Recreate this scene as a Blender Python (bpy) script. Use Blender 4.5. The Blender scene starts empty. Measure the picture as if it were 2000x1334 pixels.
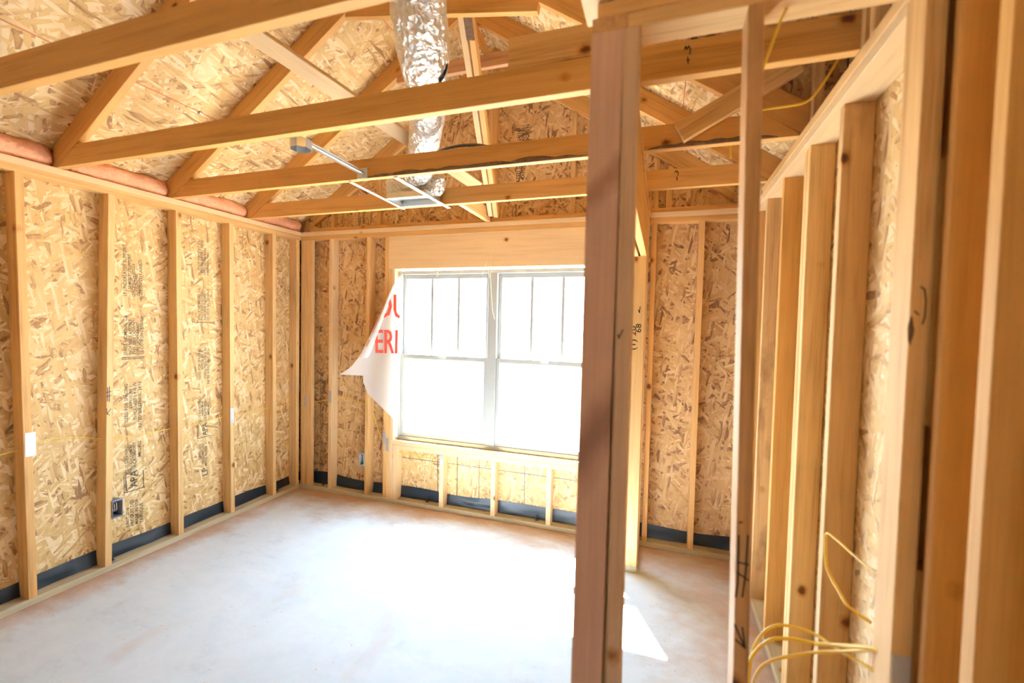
import bpy, bmesh, math, random
from mathutils import Vector, Matrix, noise
random.seed(7)
V = Vector
scn = bpy.context.scene
col = scn.collection

# ------------------------------------------------------------------ camera, sky, sun, exposure
YAW, PITCH, ROLL = 0.3240, -0.0374, 0.0222
cy_, sy_ = math.cos(YAW), math.sin(YAW)
fwd = V((-sy_ * math.cos(PITCH), cy_ * math.cos(PITCH), math.sin(PITCH)))
rgt = V((cy_, sy_, 0))
upv = rgt.cross(fwd)
r2 = math.cos(ROLL) * rgt + math.sin(ROLL) * upv
u2 = -math.sin(ROLL) * rgt + math.cos(ROLL) * upv
cam = bpy.data.cameras.new('camera')
camo = bpy.data.objects.new('camera', cam)
col.objects.link(camo)
camo.matrix_world = Matrix.Translation((3.2731, -3.3978, 1.6189)) @ Matrix((r2, u2, -fwd)).transposed().to_4x4()
cam.sensor_width = 36.0
cam.lens = 870.92 / 2000 * 36.0
cam.clip_start = 0.02
cam.dof.use_dof = True
cam.dof.focus_distance = 4.0
cam.dof.aperture_fstop = 1.6
scn.camera = camo

world = bpy.data.worlds.new('sky')
scn.world = world
world.use_nodes = True
wb = world.node_tree.nodes['Background']
wb.inputs[0].default_value = (0.58, 0.79, 1.0, 1)
wb.inputs[1].default_value = 21.0

sun = bpy.data.lights.new('sun', 'SUN')
sun.energy = 170.0
sun.angle = 0.009
sun.color = (1.0, 0.97, 0.94)
suno = bpy.data.objects.new('sun', sun)
col.objects.link(suno)
suno.location = (0, 6, 8)
suno.rotation_euler = V((0.287, -0.62, -1.0)).to_track_quat('-Z', 'Y').to_euler()

scn.view_settings.view_transform = 'Standard'
scn.view_settings.look = 'None'
scn.view_settings.exposure = 0.12
scn.view_settings.gamma = 1.0
scn.view_settings.use_curve_mapping = False
scn.cycles.max_bounces = 14
scn.cycles.diffuse_bounces = 10
scn.cycles.glossy_bounces = 4
scn.cycles.sample_clamp_indirect = 8.0
scn.cycles.use_denoising = True
scn.cycles.caustics_reflective = False

# ------------------------------------------------------------------ helpers
WM = {}   # world matrix of every object built


def link(name, data, M, parent=None, label=None, **props):
    o = bpy.data.objects.new(name, data)
    col.objects.link(o)
    if parent is not None:
        o.parent = parent
        o.matrix_parent_inverse = WM[parent.name].inverted()
    o.matrix_basis = M
    WM[o.name] = M.copy()
    if label:
        o['label'] = label
    for k, v in props.items():
        o[k] = v
    return o


def empty(name, loc, label=None, cat=None, group=None, kind=None, parent=None):
    o = link(name, None, Matrix.Translation(loc), parent, label)
    o.empty_display_size = 0.1
    if cat:
        o['category'] = cat
    if group:
        o['group'] = group
    if kind:
        o['kind'] = kind
    return o


def tag(o, label, cat, group=None, kind=None):
    o['label'] = label
    o['category'] = cat
    if group:
        o['group'] = group
    if kind:
        o['kind'] = kind
    return o


def mesh(name, verts, faces, mat, smooth=False):
    me = bpy.data.meshes.new(name)
    me.from_pydata([tuple(v) for v in verts], [], faces)
    me.materials.append(mat)
    if smooth:
        me.polygons.foreach_set('use_smooth', [True] * len(me.polygons))
    me.update()
    return me


CACHE = {}


def box_data(w, t, L, mat, c=0.0022):
    key = (round(w, 4), round(t, 4), round(L, 4), mat.name, c)
    if key in CACHE:
        return CACHE[key]
    a, b = w / 2, t / 2
    c = min(c, a * 0.4, b * 0.4)
    ring = [(a, b - c), (a - c, b), (-a + c, b), (-a, b - c), (-a, -b + c), (-a + c, -b), (a - c, -b), (a, -b + c)]
    vs = [(x, y, -L / 2) for x, y in ring] + [(x, y, L / 2) for x, y in ring]
    fs = [tuple((i, (i + 1) % 8, (i + 1) % 8 + 8, i + 8)) for i in range(8)]
    fs = [f[::-1] for f in fs] if False else fs
    fs += [tuple(range(7, -1, -1)), tuple(range(8, 16))]
    me = mesh('board', vs, fs, mat)
    bm = bmesh.new(); bm.from_mesh(me); bmesh.ops.recalc_face_normals(bm, faces=bm.faces); bm.to_mesh(me); bm.free()
    CACHE[key] = me
    return me


def frame(zdir, xdir, loc):
    z = V(zdir).normalized()
    x = V(xdir); x = (x - z * x.dot(z)).normalized()
    y = z.cross(x)
    return Matrix.Translation(loc) @ Matrix((x, y, z)).transposed().to_4x4()


def board(name, parent, a, b, w, t, wdir, mat, label=None, **kw):
    """a plank from a to b (centres of its ends); w along wdir, t across"""
    a, b = V(a), V(b)
    L = (b - a).length
    return link(name, box_data(w, t, L, mat), frame(b - a, wdir, (a + b) / 2), parent, label, **kw)


def bx(name, parent, X, Y, Z, axis, mat, label=None, c=0.0022, **kw):
    """axis-aligned plank filling the ranges X, Y, Z; its grain runs along axis"""
    ctr = V(((X[0] + X[1]) / 2, (Y[0] + Y[1]) / 2, (Z[0] + Z[1]) / 2))
    s = (X[1] - X[0], Y[1] - Y[0], Z[1] - Z[0])
    if axis == 'z':
        me, M = box_data(s[0], s[1], s[2], mat, c), frame((0, 0, 1), (1, 0, 0), ctr)
    elif axis == 'x':
        me, M = box_data(s[1], s[2], s[0], mat, c), frame((1, 0, 0), (0, 1, 0), ctr)
    else:
        me, M = box_data(s[2], s[0], s[1], mat, c), frame((0, 1, 0), (0, 0, 1), ctr)
    return link(name, me, M, parent, label, **kw)


def prism(name, parent, pts, depth, grain, mat, label=None, flat=False, **kw):
    """polygon pts (world, planar) extruded by the vector depth; local z follows grain, local y the depth"""
    pts = [V(p) for p in pts]; depth = V(depth)
    ctr = sum(pts, V()) / len(pts) + depth / 2
    g = V(grain).normalized(); y = depth.normalized(); x = y.cross(g)
    M = Matrix.Translation(ctr) @ Matrix((x, y, g)).transposed().to_4x4()
    if flat:      # sheet goods: local z is the sheet's normal
        M = Matrix.Translation(ctr) @ Matrix((g, y.cross(g), y)).transposed().to_4x4()
    inv = M.inverted()
    n = len(pts)
    vs = [inv @ p for p in pts] + [inv @ (p + depth) for p in pts]
    fs = [tuple(range(n)), tuple(range(2 * n - 1, n - 1, -1))] + [(i, i + n, (i + 1) % n + n, (i + 1) % n) for i in range(n)]
    me = mesh(name, vs, fs, mat)
    bm = bmesh.new(); bm.from_mesh(me)
    bmesh.ops.recalc_face_normals(bm, faces=bm.faces)
    bmesh.ops.bevel(bm, geom=[e for e in bm.edges], offset=0.0018, segments=1, affect='EDGES')
    bm.to_mesh(me); bm.free()
    return link(name, me, M, parent, label, **kw)


def spline(pts, n=10):
    pts = [V(p) for p in pts]
    P = [2 * pts[0] - pts[1]] + pts + [2 * pts[-1] - pts[-2]]
    out = []
    for i in range(1, len(P) - 2):
        p0, p1, p2, p3 = P[i - 1:i + 3]
        for k in range(n):
            t = k / n
            out.append(0.5 * ((2 * p1) + (p2 - p0) * t + (2 * p0 - 5 * p1 + 4 * p2 - p3) * t * t + (3 * p1 - p0 - 3 * p2 + p3) * t ** 3))
    out.append(pts[-1])
    return out


def tube_geo(path, rad, seg=8, flat=1.0, caps=True):
    """rad: number or function(i, ang, n); flat squashes the section"""
    n = len(path); vs, fs = [], []
    T = [(path[min(i + 1, n - 1)] - path[max(i - 1, 0)]).normalized() for i in range(n)]
    N = T[0].orthogonal().normalized()
    for i in range(n):
        N = (N - T[i] * N.dot(T[i])).normalized()
        B = T[i].cross(N)
        for k in range(seg):
            a = 2 * math.pi * k / seg
            r = rad(i, a, n) if callable(rad) else rad
            vs.append(path[i] + N * (math.cos(a) * r) + B * (math.sin(a) * r * flat))
    for i in range(n - 1):
        for k in range(seg):
            fs.append((i * seg + k, i * seg + (k + 1) % seg, (i + 1) * seg + (k + 1) % seg, (i + 1) * seg + k))
    if caps:
        fs += [tuple(range(seg - 1, -1, -1)), tuple(range((n - 1) * seg, n * seg))]
    return vs, fs


def tube(name, parent, pts, rad, mat, seg=8, n=10, flat=1.0, label=None, **kw):
    vs, fs = tube_geo(spline(pts, n), rad, seg, flat)
    c = V(pts[0])
    return link(name, mesh(name, [v - c for v in vs], fs, mat, True), Matrix.Translation(c), parent, label, **kw)


def text_geo(body, size):
    cu = bpy.data.curves.new('t', 'FONT'); cu.body = body; cu.size = size; cu.resolution_u = 2; cu.offset = min(size * 0.012, 0.0008)
    o = bpy.data.objects.new('t', cu); col.objects.link(o)
    bpy.context.view_layer.update()
    me = bpy.data.meshes.new_from_object(o.evaluated_get(bpy.context.evaluated_depsgraph_get()))
    vs = [v.co.copy() for v in me.vertices]; fs = [tuple(p.vertices) for p in me.polygons]
    bpy.data.objects.remove(o); bpy.data.curves.remove(cu); bpy.data.meshes.remove(me)
    return vs, fs


def stencil(name, parent, lines, origin, right, up, mat, label=None, fat=0.0):
    """lines: (text, u, v, size, stretch); flat print on a face with axes right / up"""
    R, U = V(right), V(up)
    vs, fs = [], []
    for body, u, v, size, st in lines:
        a, f = text_geo(body, size)
        b = len(vs)
        vs += [R * (u + p.x * st) + U * (v + p.y) for p in a]
        fs += [tuple(i + b for i in q) for q in f]
    return link(name, mesh(name, vs, fs, mat), Matrix.Translation(origin), parent, label)


def strokes(name, parent, polys, wid, nrm, mat, label=None):
    """pen strokes: thin ribbons along poly-lines lying on a face of normal nrm"""
    nrm = V(nrm); vs, fs = [], []
    c = V(polys[0][0])
    for pl in polys:
        pl = [V(p) for p in pl]
        for a, b in zip(pl, pl[1:]):
            d = (b - a).normalized(); s = d.cross(nrm).normalized() * wid / 2
            e = d * wid * 0.3
            k = len(vs)
            vs += [a - s - e - c, a + s - e - c, b + s + e - c, b - s + e - c]
            fs.append((k, k + 1, k + 2, k + 3))
    return link(name, mesh(name, vs, fs, mat), Matrix.Translation(c), parent, label)


# ------------------------------------------------------------------ materials
def newmat(name):
    m = bpy.data.materials.new(name); m.use_nodes = True
    nt = m.node_tree
    return m, nt, nt.nodes['Principled BSDF']


def plain(name, rgb, rough=0.6, metal=0.0, bump=0.0, bscale=40.0, var=0.0):
    m, nt, p = newmat(name)
    p.inputs['Base Color'].default_value = (*rgb, 1)
    p.inputs['Roughness'].default_value = rough
    p.inputs['Metallic'].default_value = metal
    if bump or var:
        tc = nt.nodes.new('ShaderNodeTexCoord')
        no = nt.nodes.new('ShaderNodeTexNoise'); no.inputs['Scale'].default_value = bscale; no.inputs['Detail'].default_value = 4
        nt.links.new(tc.outputs['Object'], no.inputs['Vector'])
        if bump:
            b = nt.nodes.new('ShaderNodeBump'); b.inputs['Strength'].default_value = bump; b.inputs['Distance'].default_value = 0.01
            nt.links.new(no.outputs['Fac'], b.inputs['Height']); nt.links.new(b.outputs[0], p.inputs['Normal'])
        if var:
            mx = nt.nodes.new('ShaderNodeMix'); mx.data_type = 'RGBA'
            mx.inputs[6].default_value = (*[c * (1 - var) for c in rgb], 1); mx.inputs[7].default_value = (*[min(1, c * (1 + var)) for c in rgb], 1)
            nt.links.new(no.outputs['Fac'], mx.inputs[0]); nt.links.new(mx.outputs[2], p.inputs['Base Color'])
    return m


def ramp(nt, stops):
    r = nt.nodes.new('ShaderNodeValToRGB')
    e = r.color_ramp.elements
    e[0].position, e[0].color = stops[0][0], (*stops[0][1], 1)
    e[1].position, e[1].color = stops[-1][0], (*stops[-1][1], 1)
    for pos, c in stops[1:-1]:
        q = e.new(pos); q.color = (*c, 1)
    return r


def math_(nt, op, a, b=None, clamp=False):
    n = nt.nodes.new('ShaderNodeMath'); n.operation = op; n.use_clamp = clamp
    for i, v in enumerate((a, b)):
        if v is None:
            continue
        if isinstance(v, (int, float)):
            n.inputs[i].default_value = v
        else:
            nt.links.new(v, n.inputs[i])
    return n.outputs[0]


def mixc(nt, fac, a, b, mode='MIX'):
    n = nt.nodes.new('ShaderNodeMix'); n.data_type = 'RGBA'; n.blend_type = mode
    for i, v in ((0, fac), (6, a), (7, b)):
        if isinstance(v, (int, float)):
            n.inputs[i].default_value = v
        elif isinstance(v, tuple):
            n.inputs[i].default_value = (*v, 1)
        else:
            nt.links.new(v, n.inputs[i])
    return n.outputs[2]


def shifted(nt, amount=37.0):
    """object coordinates moved by a random amount for every object, so alike planks differ"""
    tc = nt.nodes.new('ShaderNodeTexCoord'); oi = nt.nodes.new('ShaderNodeObjectInfo')
    s = nt.nodes.new('ShaderNodeVectorMath'); s.operation = 'SCALE'; s.inputs[0].default_value = (amount, amount * 0.7, amount * 1.3)
    nt.links.new(oi.outputs['Random'], s.inputs['Scale'])
    a = nt.nodes.new('ShaderNodeVectorMath'); a.operation = 'ADD'
    nt.links.new(tc.outputs['Object'], a.inputs[0]); nt.links.new(s.outputs[0], a.inputs[1])
    return a.outputs[0], oi.outputs['Random']


def scaled(nt, vec, sc, rot=(0, 0, 0), loc=(0, 0, 0)):
    m = nt.nodes.new('ShaderNodeMapping')
    m.inputs['Scale'].default_value = sc; m.inputs['Rotation'].default_value = rot; m.inputs['Location'].default_value = loc
    nt.links.new(vec, m.inputs['Vector'])
    return m.outputs[0]


def noise_(nt, vec, scale, detail=3.0, rough=0.5, dist=0.0):
    n = nt.nodes.new('ShaderNodeTexNoise')
    n.inputs['Scale'].default_value = scale; n.inputs['Detail'].default_value = detail
    n.inputs['Roughness'].default_value = rough; n.inputs['Distortion'].default_value = dist
    nt.links.new(vec, n.inputs['Vector'])
    return n.outputs['Fac']


def wood(name, tones, knot=True, rough=0.62, stain=0.0, grain=1.0):
    """softwood: growth bands and fine grain along local z, sparse knots; tones are picked per plank"""
    m, nt, p = newmat(name)
    vec, rnd = shifted(nt)
    base = ramp(nt, [(i / (len(tones) - 1), c) for i, c in enumerate(tones)])
    nt.links.new(rnd, base.inputs[0])
    broad = noise_(nt, scaled(nt, vec, (1, 1, 0.05)), 34, 3, 0.55, 0.6)
    fine = noise_(nt, scaled(nt, vec, (1, 1, 0.018)), 260, 2, 0.6)
    cloud = noise_(nt, scaled(nt, vec, (1, 1, 0.3)), 5, 2)
    g = math_(nt, 'ADD', math_(nt, 'MULTIPLY', broad, 0.55), math_(nt, 'MULTIPLY', fine, 0.30))
    g = math_(nt, 'ADD', g, math_(nt, 'MULTIPLY', cloud, 0.25))
    gr = ramp(nt, [(0.36, (0.62, 0.54, 0.42)), (0.54, (1.0, 1.0, 1.0)), (0.72, (1.17, 1.18, 1.16))])
    nt.links.new(g, gr.inputs[0])
    c = mixc(nt, grain, base.outputs[0], gr.outputs[0], 'MULTIPLY')
    if knot:
        vo = nt.nodes.new('ShaderNodeTexVoronoi'); vo.inputs['Scale'].default_value = 5.2
        nt.links.new(scaled(nt, vec, (1, 1, 0.75)), vo.inputs['Vector'])
        wob = math_(nt, 'ADD', vo.outputs['Distance'], math_(nt, 'MULTIPLY', math_(nt, 'SUBTRACT', noise_(nt, vec, 60, 2), 0.5), 0.06))
        kr = ramp(nt, [(0.035, (0.20, 0.11, 0.06)), (0.062, (0.42, 0.26, 0.15)), (0.085, (0.80, 0.66, 0.52)), (0.14, (1, 1, 1))])
        nt.links.new(wob, kr.inputs[0])
        c = mixc(nt, 1.0, c, kr.outputs[0], 'MULTIPLY')
    if stain:
        sr = ramp(nt, [(0.54, (1, 1, 1)), (0.70, (0.45, 0.36, 0.30))])
        nt.links.new(noise_(nt, scaled(nt, vec, (1, 1, 0.5)), 3.5, 5, 0.6), sr.inputs[0])
        c = mixc(nt, stain, c, sr.outputs[0], 'MULTIPLY')
    nt.links.new(c, p.inputs['Base Color'])
    p.inputs['Roughness'].default_value = rough
    p.inputs['Specular IOR Level'].default_value = 0.3
    b = nt.nodes.new('ShaderNodeBump'); b.inputs['Strength'].default_value = 0.12; b.inputs['Distance'].default_value = 0.004
    nt.links.new(fine, b.inputs['Height']); nt.links.new(b.outputs[0], p.inputs['Normal'])
    return m


def osb(name, stops, along=0.0, sc=1.0):
    """strand board: layers of long flakes at several angles, each flake of its own tone"""
    m, nt, p = newmat(name)
    vec, rnd = shifted(nt)
    warp = nt.nodes.new('ShaderNodeTexNoise'); warp.inputs['Scale'].default_value = 9; warp.inputs['Detail'].default_value = 3
    nt.links.new(vec, warp.inputs['Vector'])
    wv = nt.nodes.new('ShaderNodeVectorMath'); wv.operation = 'SCALE'; wv.inputs['Scale'].default_value = 0.016
    nt.links.new(warp.outputs['Color'], wv.inputs[0])
    ad = nt.nodes.new('ShaderNodeVectorMath'); ad.operation = 'ADD'
    nt.links.new(vec, ad.inputs[0]); nt.links.new(wv.outputs[0], ad.inputs[1])
    v = ad.outputs[0]
    tone = None
    k = 0
    for ang, ln, wd, thr in ((0, 5, 22, 0), (62, 6, 26, .52), (-48, 6, 24, .55), (28, 5.5, 28, .58), (-25, 6, 24, .58), (80, 8, 36, .64), (-70, 8, 40, .66), (45, 9, 46, .70), (-10, 8, 50, .72)):
        vo = nt.nodes.new('ShaderNodeTexVoronoi'); vo.voronoi_dimensions = '2D'; vo.inputs['Scale'].default_value = 1.0
        nt.links.new(scaled(nt, scaled(nt, v, (1, 1, 1), (0, 0, math.radians(ang) + along)), (ln * sc, wd * sc, 1), (0, 0, 0), (k * 3.7, k * 1.9, 0)), vo.inputs['Vector'])
        sp = nt.nodes.new('ShaderNodeSeparateColor'); nt.links.new(vo.outputs['Color'], sp.inputs[0])
        t = math_(nt, 'SUBTRACT', sp.outputs[1], math_(nt, 'MULTIPLY', math_(nt, 'POWER', vo.outputs['Distance'], 3.0), 0.35))
        if tone is None:
            tone = t
        else:
            f = math_(nt, 'GREATER_THAN', sp.outputs[0], thr)
            mx = nt.nodes.new('ShaderNodeMix'); nt.links.new(f, mx.inputs[0]); nt.links.new(tone, mx.inputs[2]); nt.links.new(t, mx.inputs[3])
            tone = mx.outputs[0]
        k += 1
    fine = noise_(nt, scaled(nt, v, (12, 90, 1), (0, 0, along + 0.4)), 1.0, 4, 0.65)
    big = noise_(nt, vec, 2.2, 2)
    tt = math_(nt, 'ADD', math_(nt, 'MULTIPLY', tone, 0.78), math_(nt, 'MULTIPLY', math_(nt, 'SUBTRACT', fine, 0.5), 0.32))
    tt = math_(nt, 'ADD', tt, math_(nt, 'MULTIPLY', math_(nt, 'SUBTRACT', big, 0.5), 0.10))
    r = ramp(nt, stops)
    nt.links.new(tt, r.inputs[0]); nt.links.new(r.outputs[0], p.inputs['Base Color'])
    p.inputs['Roughness'].default_value = 0.6
    p.inputs['Specular IOR Level'].default_value = 0.3
    b = nt.nodes.new('ShaderNodeBump'); b.inputs['Strength'].default_value = 0.25; b.inputs['Distance'].default_value = 0.004
    nt.links.new(tt, b.inputs['Height']); nt.links.new(b.outputs[0], p.inputs['Normal'])
    return m


PALE, AMBER, ROSY = (0.70, 0.47, 0.23), (0.60, 0.35, 0.13), (0.60, 0.34, 0.17)
M_STUD = wood('stud_pine', [(0.64, 0.395, 0.165), (0.67, 0.45, 0.205), (0.62, 0.355, 0.13), (0.65, 0.39, 0.155)])
M_TRUSS = wood('truss_pine', [(0.57, 0.31, 0.095), (0.60, 0.33, 0.105), (0.56, 0.29, 0.09)], grain=0.7)
M_PALE = wood('pale_spruce', [(0.72, 0.53, 0.30), (0.74, 0.55, 0.32)], grain=0.4)
M_ROSY = wood('rosy_fir', [(0.52, 0.30, 0.17), (0.56, 0.32, 0.18)])
M_WEATHER = wood('weathered_fir', [(0.56, 0.36, 0.18), (0.60, 0.38, 0.17)], stain=0.9)
M_TREATED = wood('treated_plate', [(0.53, 0.48, 0.34), (0.50, 0.46, 0.33)], stain=0.25, grain=0.6)
M_OLD = wood('stained_post', [(0.54, 0.31, 0.14), (0.52, 0.30, 0.14)], stain=0.5)
OSB_STOPS = [(0.0, (0.28, 0.145, 0.06)), (0.035, (0.44, 0.26, 0.10)), (0.14, (0.54, 0.35, 0.14)), (0.44, (0.63, 0.43, 0.19)), (0.74, (0.80, 0.65, 0.41))]
OSB_SHADED = [(0.0, (0.22, 0.11, 0.055)), (0.05, (0.38, 0.21, 0.09)), (0.20, (0.54, 0.33, 0.14)), (0.50, (0.60, 0.39, 0.18)), (0.76, (0.70, 0.51, 0.28))]  # darker copy of the same board, backlit shade put into the colour
M_OSB = osb('strand_board', OSB_STOPS, sc=1.45)
M_OSBR = osb('roof_strand_board', OSB_STOPS, sc=1.2)
M_OSBD = osb('strand_board_shaded', OSB_SHADED, sc=1.35)
M_INK = plain('print_ink', (0.055, 0.045, 0.035), 0.8)
M_MARK = plain('marker_ink', (0.012, 0.010, 0.012), 0.5)
M_PENCIL = plain('chalk_line', (0.09, 0.085, 0.07), 0.8)
M_RED = plain('red_edge_paint', (0.45, 0.13, 0.05), 0.7)
M_BLACK = plain('black_membrane', (0.010, 0.021, 0.036), 0.32, bump=0.35, bscale=7)
M_STRAP = plain('black_strap', (0.012, 0.012, 0.014), 0.5)
M_CABLE = plain('yellow_cable', (0.78, 0.53, 0.06), 0.42)
M_CABLEW = plain('white_cable', (0.80, 0.76, 0.62), 0.45)
M_STEEL = plain('galvanised_steel', (0.62, 0.64, 0.66), 0.38, 0.9, var=0.12, bscale=30)
M_PLATE = plain('nail_plate_steel', (0.46, 0.46, 0.47), 0.5, 0.6, var=0.1, bscale=60)
M_WHITEST = plain('white_steel', (0.85, 0.85, 0.84), 0.4)
M_BOX = plain('grey_plastic_box', (0.20, 0.23, 0.30), 0.5)
M_BOXB = plain('pale_box', (0.42, 0.46, 0.50), 0.5)
M_VINYL = plain('white_vinyl', (0.40, 0.42, 0.41), 0.35)
M_WRAP = None


def post_mat():
    m, nt, p = newmat('water_marked_post')
    src = M_OLD.node_tree
    vec, rnd = shifted(nt)
    tc = nt.nodes.new('ShaderNodeTexCoord'); v = tc.outputs['Object']
    sx = nt.nodes.new('ShaderNodeSeparateXYZ'); nt.links.new(v, sx.inputs[0])
    g = noise_(nt, scaled(nt, v, (1, 1, 0.03)), 60, 3, 0.6)
    base = ramp(nt, [(0.3, (0.52, 0.325, 0.235)), (0.7, (0.60, 0.39, 0.29))]); nt.links.new(g, base.inputs[0])
    # a water mark round two fixed heights of the plank
    lump = math_(nt, 'SUBTRACT', noise_(nt, scaled(nt, v, (9, 9, 3.5)), 1.0, 3, 0.6), 0.5)
    d1 = math_(nt, 'ABSOLUTE', math_(nt, 'SUBTRACT', math_(nt, 'ADD', sx.outputs[2], math_(nt, 'ADD', math_(nt, 'MULTIPLY', lump, 0.16), math_(nt, 'MULTIPLY', sx.outputs[0], -1.6))), 0.13))
    d2 = math_(nt, 'ABSOLUTE', math_(nt, 'SUBTRACT', math_(nt, 'ADD', sx.outputs[2], math_(nt, 'ADD', math_(nt, 'MULTIPLY', lump, 0.2), math_(nt, 'MULTIPLY', sx.outputs[0], -1.2))), 0.80))
    r1 = ramp(nt, [(0.02, (0.52, 0.44, 0.46)), (0.075, (0.80, 0.74, 0.74)), (0.14, (1, 1, 1))]); nt.links.new(d1, r1.inputs[0])
    r2_ = ramp(nt, [(0.01, (0.72, 0.62, 0.60)), (0.06, (1, 1, 1))]); nt.links.new(d2, r2_.inputs[0])
    c = mixc(nt, 1.0, mixc(nt, 1.0, base.outputs[0], r1.outputs[0], 'MULTIPLY'), r2_.outputs[0], 'MULTIPLY')
    nt.links.new(c, p.inputs['Base Color']); p.inputs['Roughness'].default_value = 0.62
    return m


M_POST = post_mat()
M_GREY = wood('grey_fir', [(0.56, 0.39, 0.26), (0.58, 0.40, 0.26)], grain=0.5)
M_BARK = plain('bark_edge', (0.16, 0.085, 0.045), 0.9, bump=0.9, bscale=55, var=0.6)


def foil():
    m, nt, p = newmat('foil_jacket')
    p.inputs['Base Color'].default_value = (0.86, 0.86, 0.87, 1); p.inputs['Metallic'].default_value = 1.0; p.inputs['Roughness'].default_value = 0.36
    tc = nt.nodes.new('ShaderNodeTexCoord')
    vo = nt.nodes.new('ShaderNodeTexVoronoi'); vo.inputs['Scale'].default_value = 38; vo.feature = 'F1'
    no = nt.nodes.new('ShaderNodeTexNoise'); no.inputs['Scale'].default_value = 26; no.inputs['Detail'].default_value = 6; no.inputs['Distortion'].default_value = 1.2
    nt.links.new(tc.outputs['Object'], vo.inputs['Vector']); nt.links.new(tc.outputs['Object'], no.inputs['Vector'])
    h = math_(nt, 'ADD', math_(nt, 'MULTIPLY', vo.outputs['Distance'], 0.5), no.outputs['Fac'])
    b = nt.nodes.new('ShaderNodeBump'); b.inputs['Strength'].default_value = 1.0; b.inputs['Distance'].default_value = 0.03
    nt.links.new(h, b.inputs['Height']); nt.links.new(b.outputs[0], p.inputs['Normal'])
    return m


M_FOIL = foil()
M_PINK = plain('pink_insulation', (0.78, 0.38, 0.22), 0.95, bump=0.9, bscale=45, var=0.25)


def wrap_mat():
    m, nt, p = newmat('house_wrap_film')
    p.inputs['Base Color'].default_value = (0.90, 0.93, 0.97, 1); p.inputs['Roughness'].default_value = 0.5
    tr = nt.nodes.new('ShaderNodeBsdfTranslucent'); tr.inputs[0].default_value = (0.90, 0.94, 0.98, 1)
    mx = nt.nodes.new('ShaderNodeMixShader'); mx.inputs[0].default_value = 0.3
    out = nt.nodes['Material Output']
    nt.links.new(p.outputs[0], mx.inputs[1]); nt.links.new(tr.outputs[0], mx.inputs[2]); nt.links.new(mx.outputs[0], out.inputs[0])
    return m


M_WRAP = wrap_mat()
M_REDINK = plain('red_print', (0.75, 0.075, 0.05), 0.5)
M_REDINK2 = plain('red_print_seen_through', (0.80, 0.42, 0.30), 0.5)


def glass_mat():
    m, nt, p = newmat('window_glass')
    tr = nt.nodes.new('ShaderNodeBsdfTransparent'); tr.inputs[0].default_value = (0.96, 0.98, 0.97, 1)
    gl = nt.nodes.new('ShaderNodeBsdfGlossy'); gl.inputs['Roughness'].default_value = 0.02
    mx = nt.nodes.new('ShaderNodeMixShader'); mx.inputs[0].default_value = 0.05
    nt.links.new(tr.outputs[0], mx.inputs[1]); nt.links.new(gl.outputs[0], mx.inputs[2])
    nt.links.new(mx.outputs[0], nt.nodes['Material Output'].inputs[0])
    return m


M_GLASS = glass_mat()


def concrete():
    m, nt, p = newmat('concrete_slab')
    tc = nt.nodes.new('ShaderNodeTexCoord'); v = tc.outputs['Object']
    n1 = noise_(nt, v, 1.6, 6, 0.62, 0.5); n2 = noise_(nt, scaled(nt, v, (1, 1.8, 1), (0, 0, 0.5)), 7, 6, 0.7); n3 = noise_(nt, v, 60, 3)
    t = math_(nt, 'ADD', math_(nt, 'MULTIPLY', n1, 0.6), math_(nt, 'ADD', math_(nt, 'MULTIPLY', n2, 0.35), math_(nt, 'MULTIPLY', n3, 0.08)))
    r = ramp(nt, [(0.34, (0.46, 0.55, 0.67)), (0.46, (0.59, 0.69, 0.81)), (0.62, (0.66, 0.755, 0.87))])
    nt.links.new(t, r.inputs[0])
    # red clay dust trodden in along the walls
    sx = nt.nodes.new('ShaderNodeSeparateXYZ'); nt.links.new(v, sx.inputs[0])
    dl = sx.outputs[0]
    db = math_(nt, 'MULTIPLY', sx.outputs[1], -1.0)
    dr = math_(nt, 'MULTIPLY', math_(nt, 'ABSOLUTE', math_(nt, 'SUBTRACT', sx.outputs[0], 3.86)), 0.8)
    d = math_(nt, 'MINIMUM', math_(nt, 'MULTIPLY', dl, 2.1), db); d = math_(nt, 'MINIMUM', d, dr)
    d = math_(nt, 'ADD', d, math_(nt, 'MULTIPLY', math_(nt, 'SUBTRACT', n1, 0.5), 0.9))
    d = math_(nt, 'ADD', d, math_(nt, 'MULTIPLY', math_(nt, 'SUBTRACT', n2, 0.5), 0.5))
    k = ramp(nt, [(0.02, (0.85, 0.85, 0.85)), (0.22, (0.5, 0.5, 0.5)), (0.5, (0, 0, 0))]); nt.links.new(d, k.inputs[0])
    streak = ramp(nt, [(0.60, (0, 0, 0)), (0.72, (0.35, 0.35, 0.35))]); nt.links.new(noise_(nt, scaled(nt, v, (1, 0.35, 1), (0, 0, -0.5)), 2.6, 5, 0.6), streak.inputs[0])
    c = mixc(nt, k.outputs[0], r.outputs[0], (0.46, 0.27, 0.16))
    c = mixc(nt, streak.outputs[0], c, (0.52, 0.38, 0.31))
    nt.links.new(c, p.inputs['Base Color'])
    p.inputs['Roughness'].default_value = 0.72
    b = nt.nodes.new('ShaderNodeBump'); b.inputs['Strength'].default_value = 0.15; b.inputs['Distance'].default_value = 0.006
    nt.links.new(t, b.inputs['Height']); nt.links.new(b.outputs[0], p.inputs['Normal'])
    return m


M_CONC = concrete()
M_GROUND = plain('bare_ground', (0.50, 0.44, 0.36), 0.9, var=0.2, bscale=0.6)
M_SHAV = plain('wood_shaving', (0.62, 0.36, 0.18), 0.8)

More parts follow.
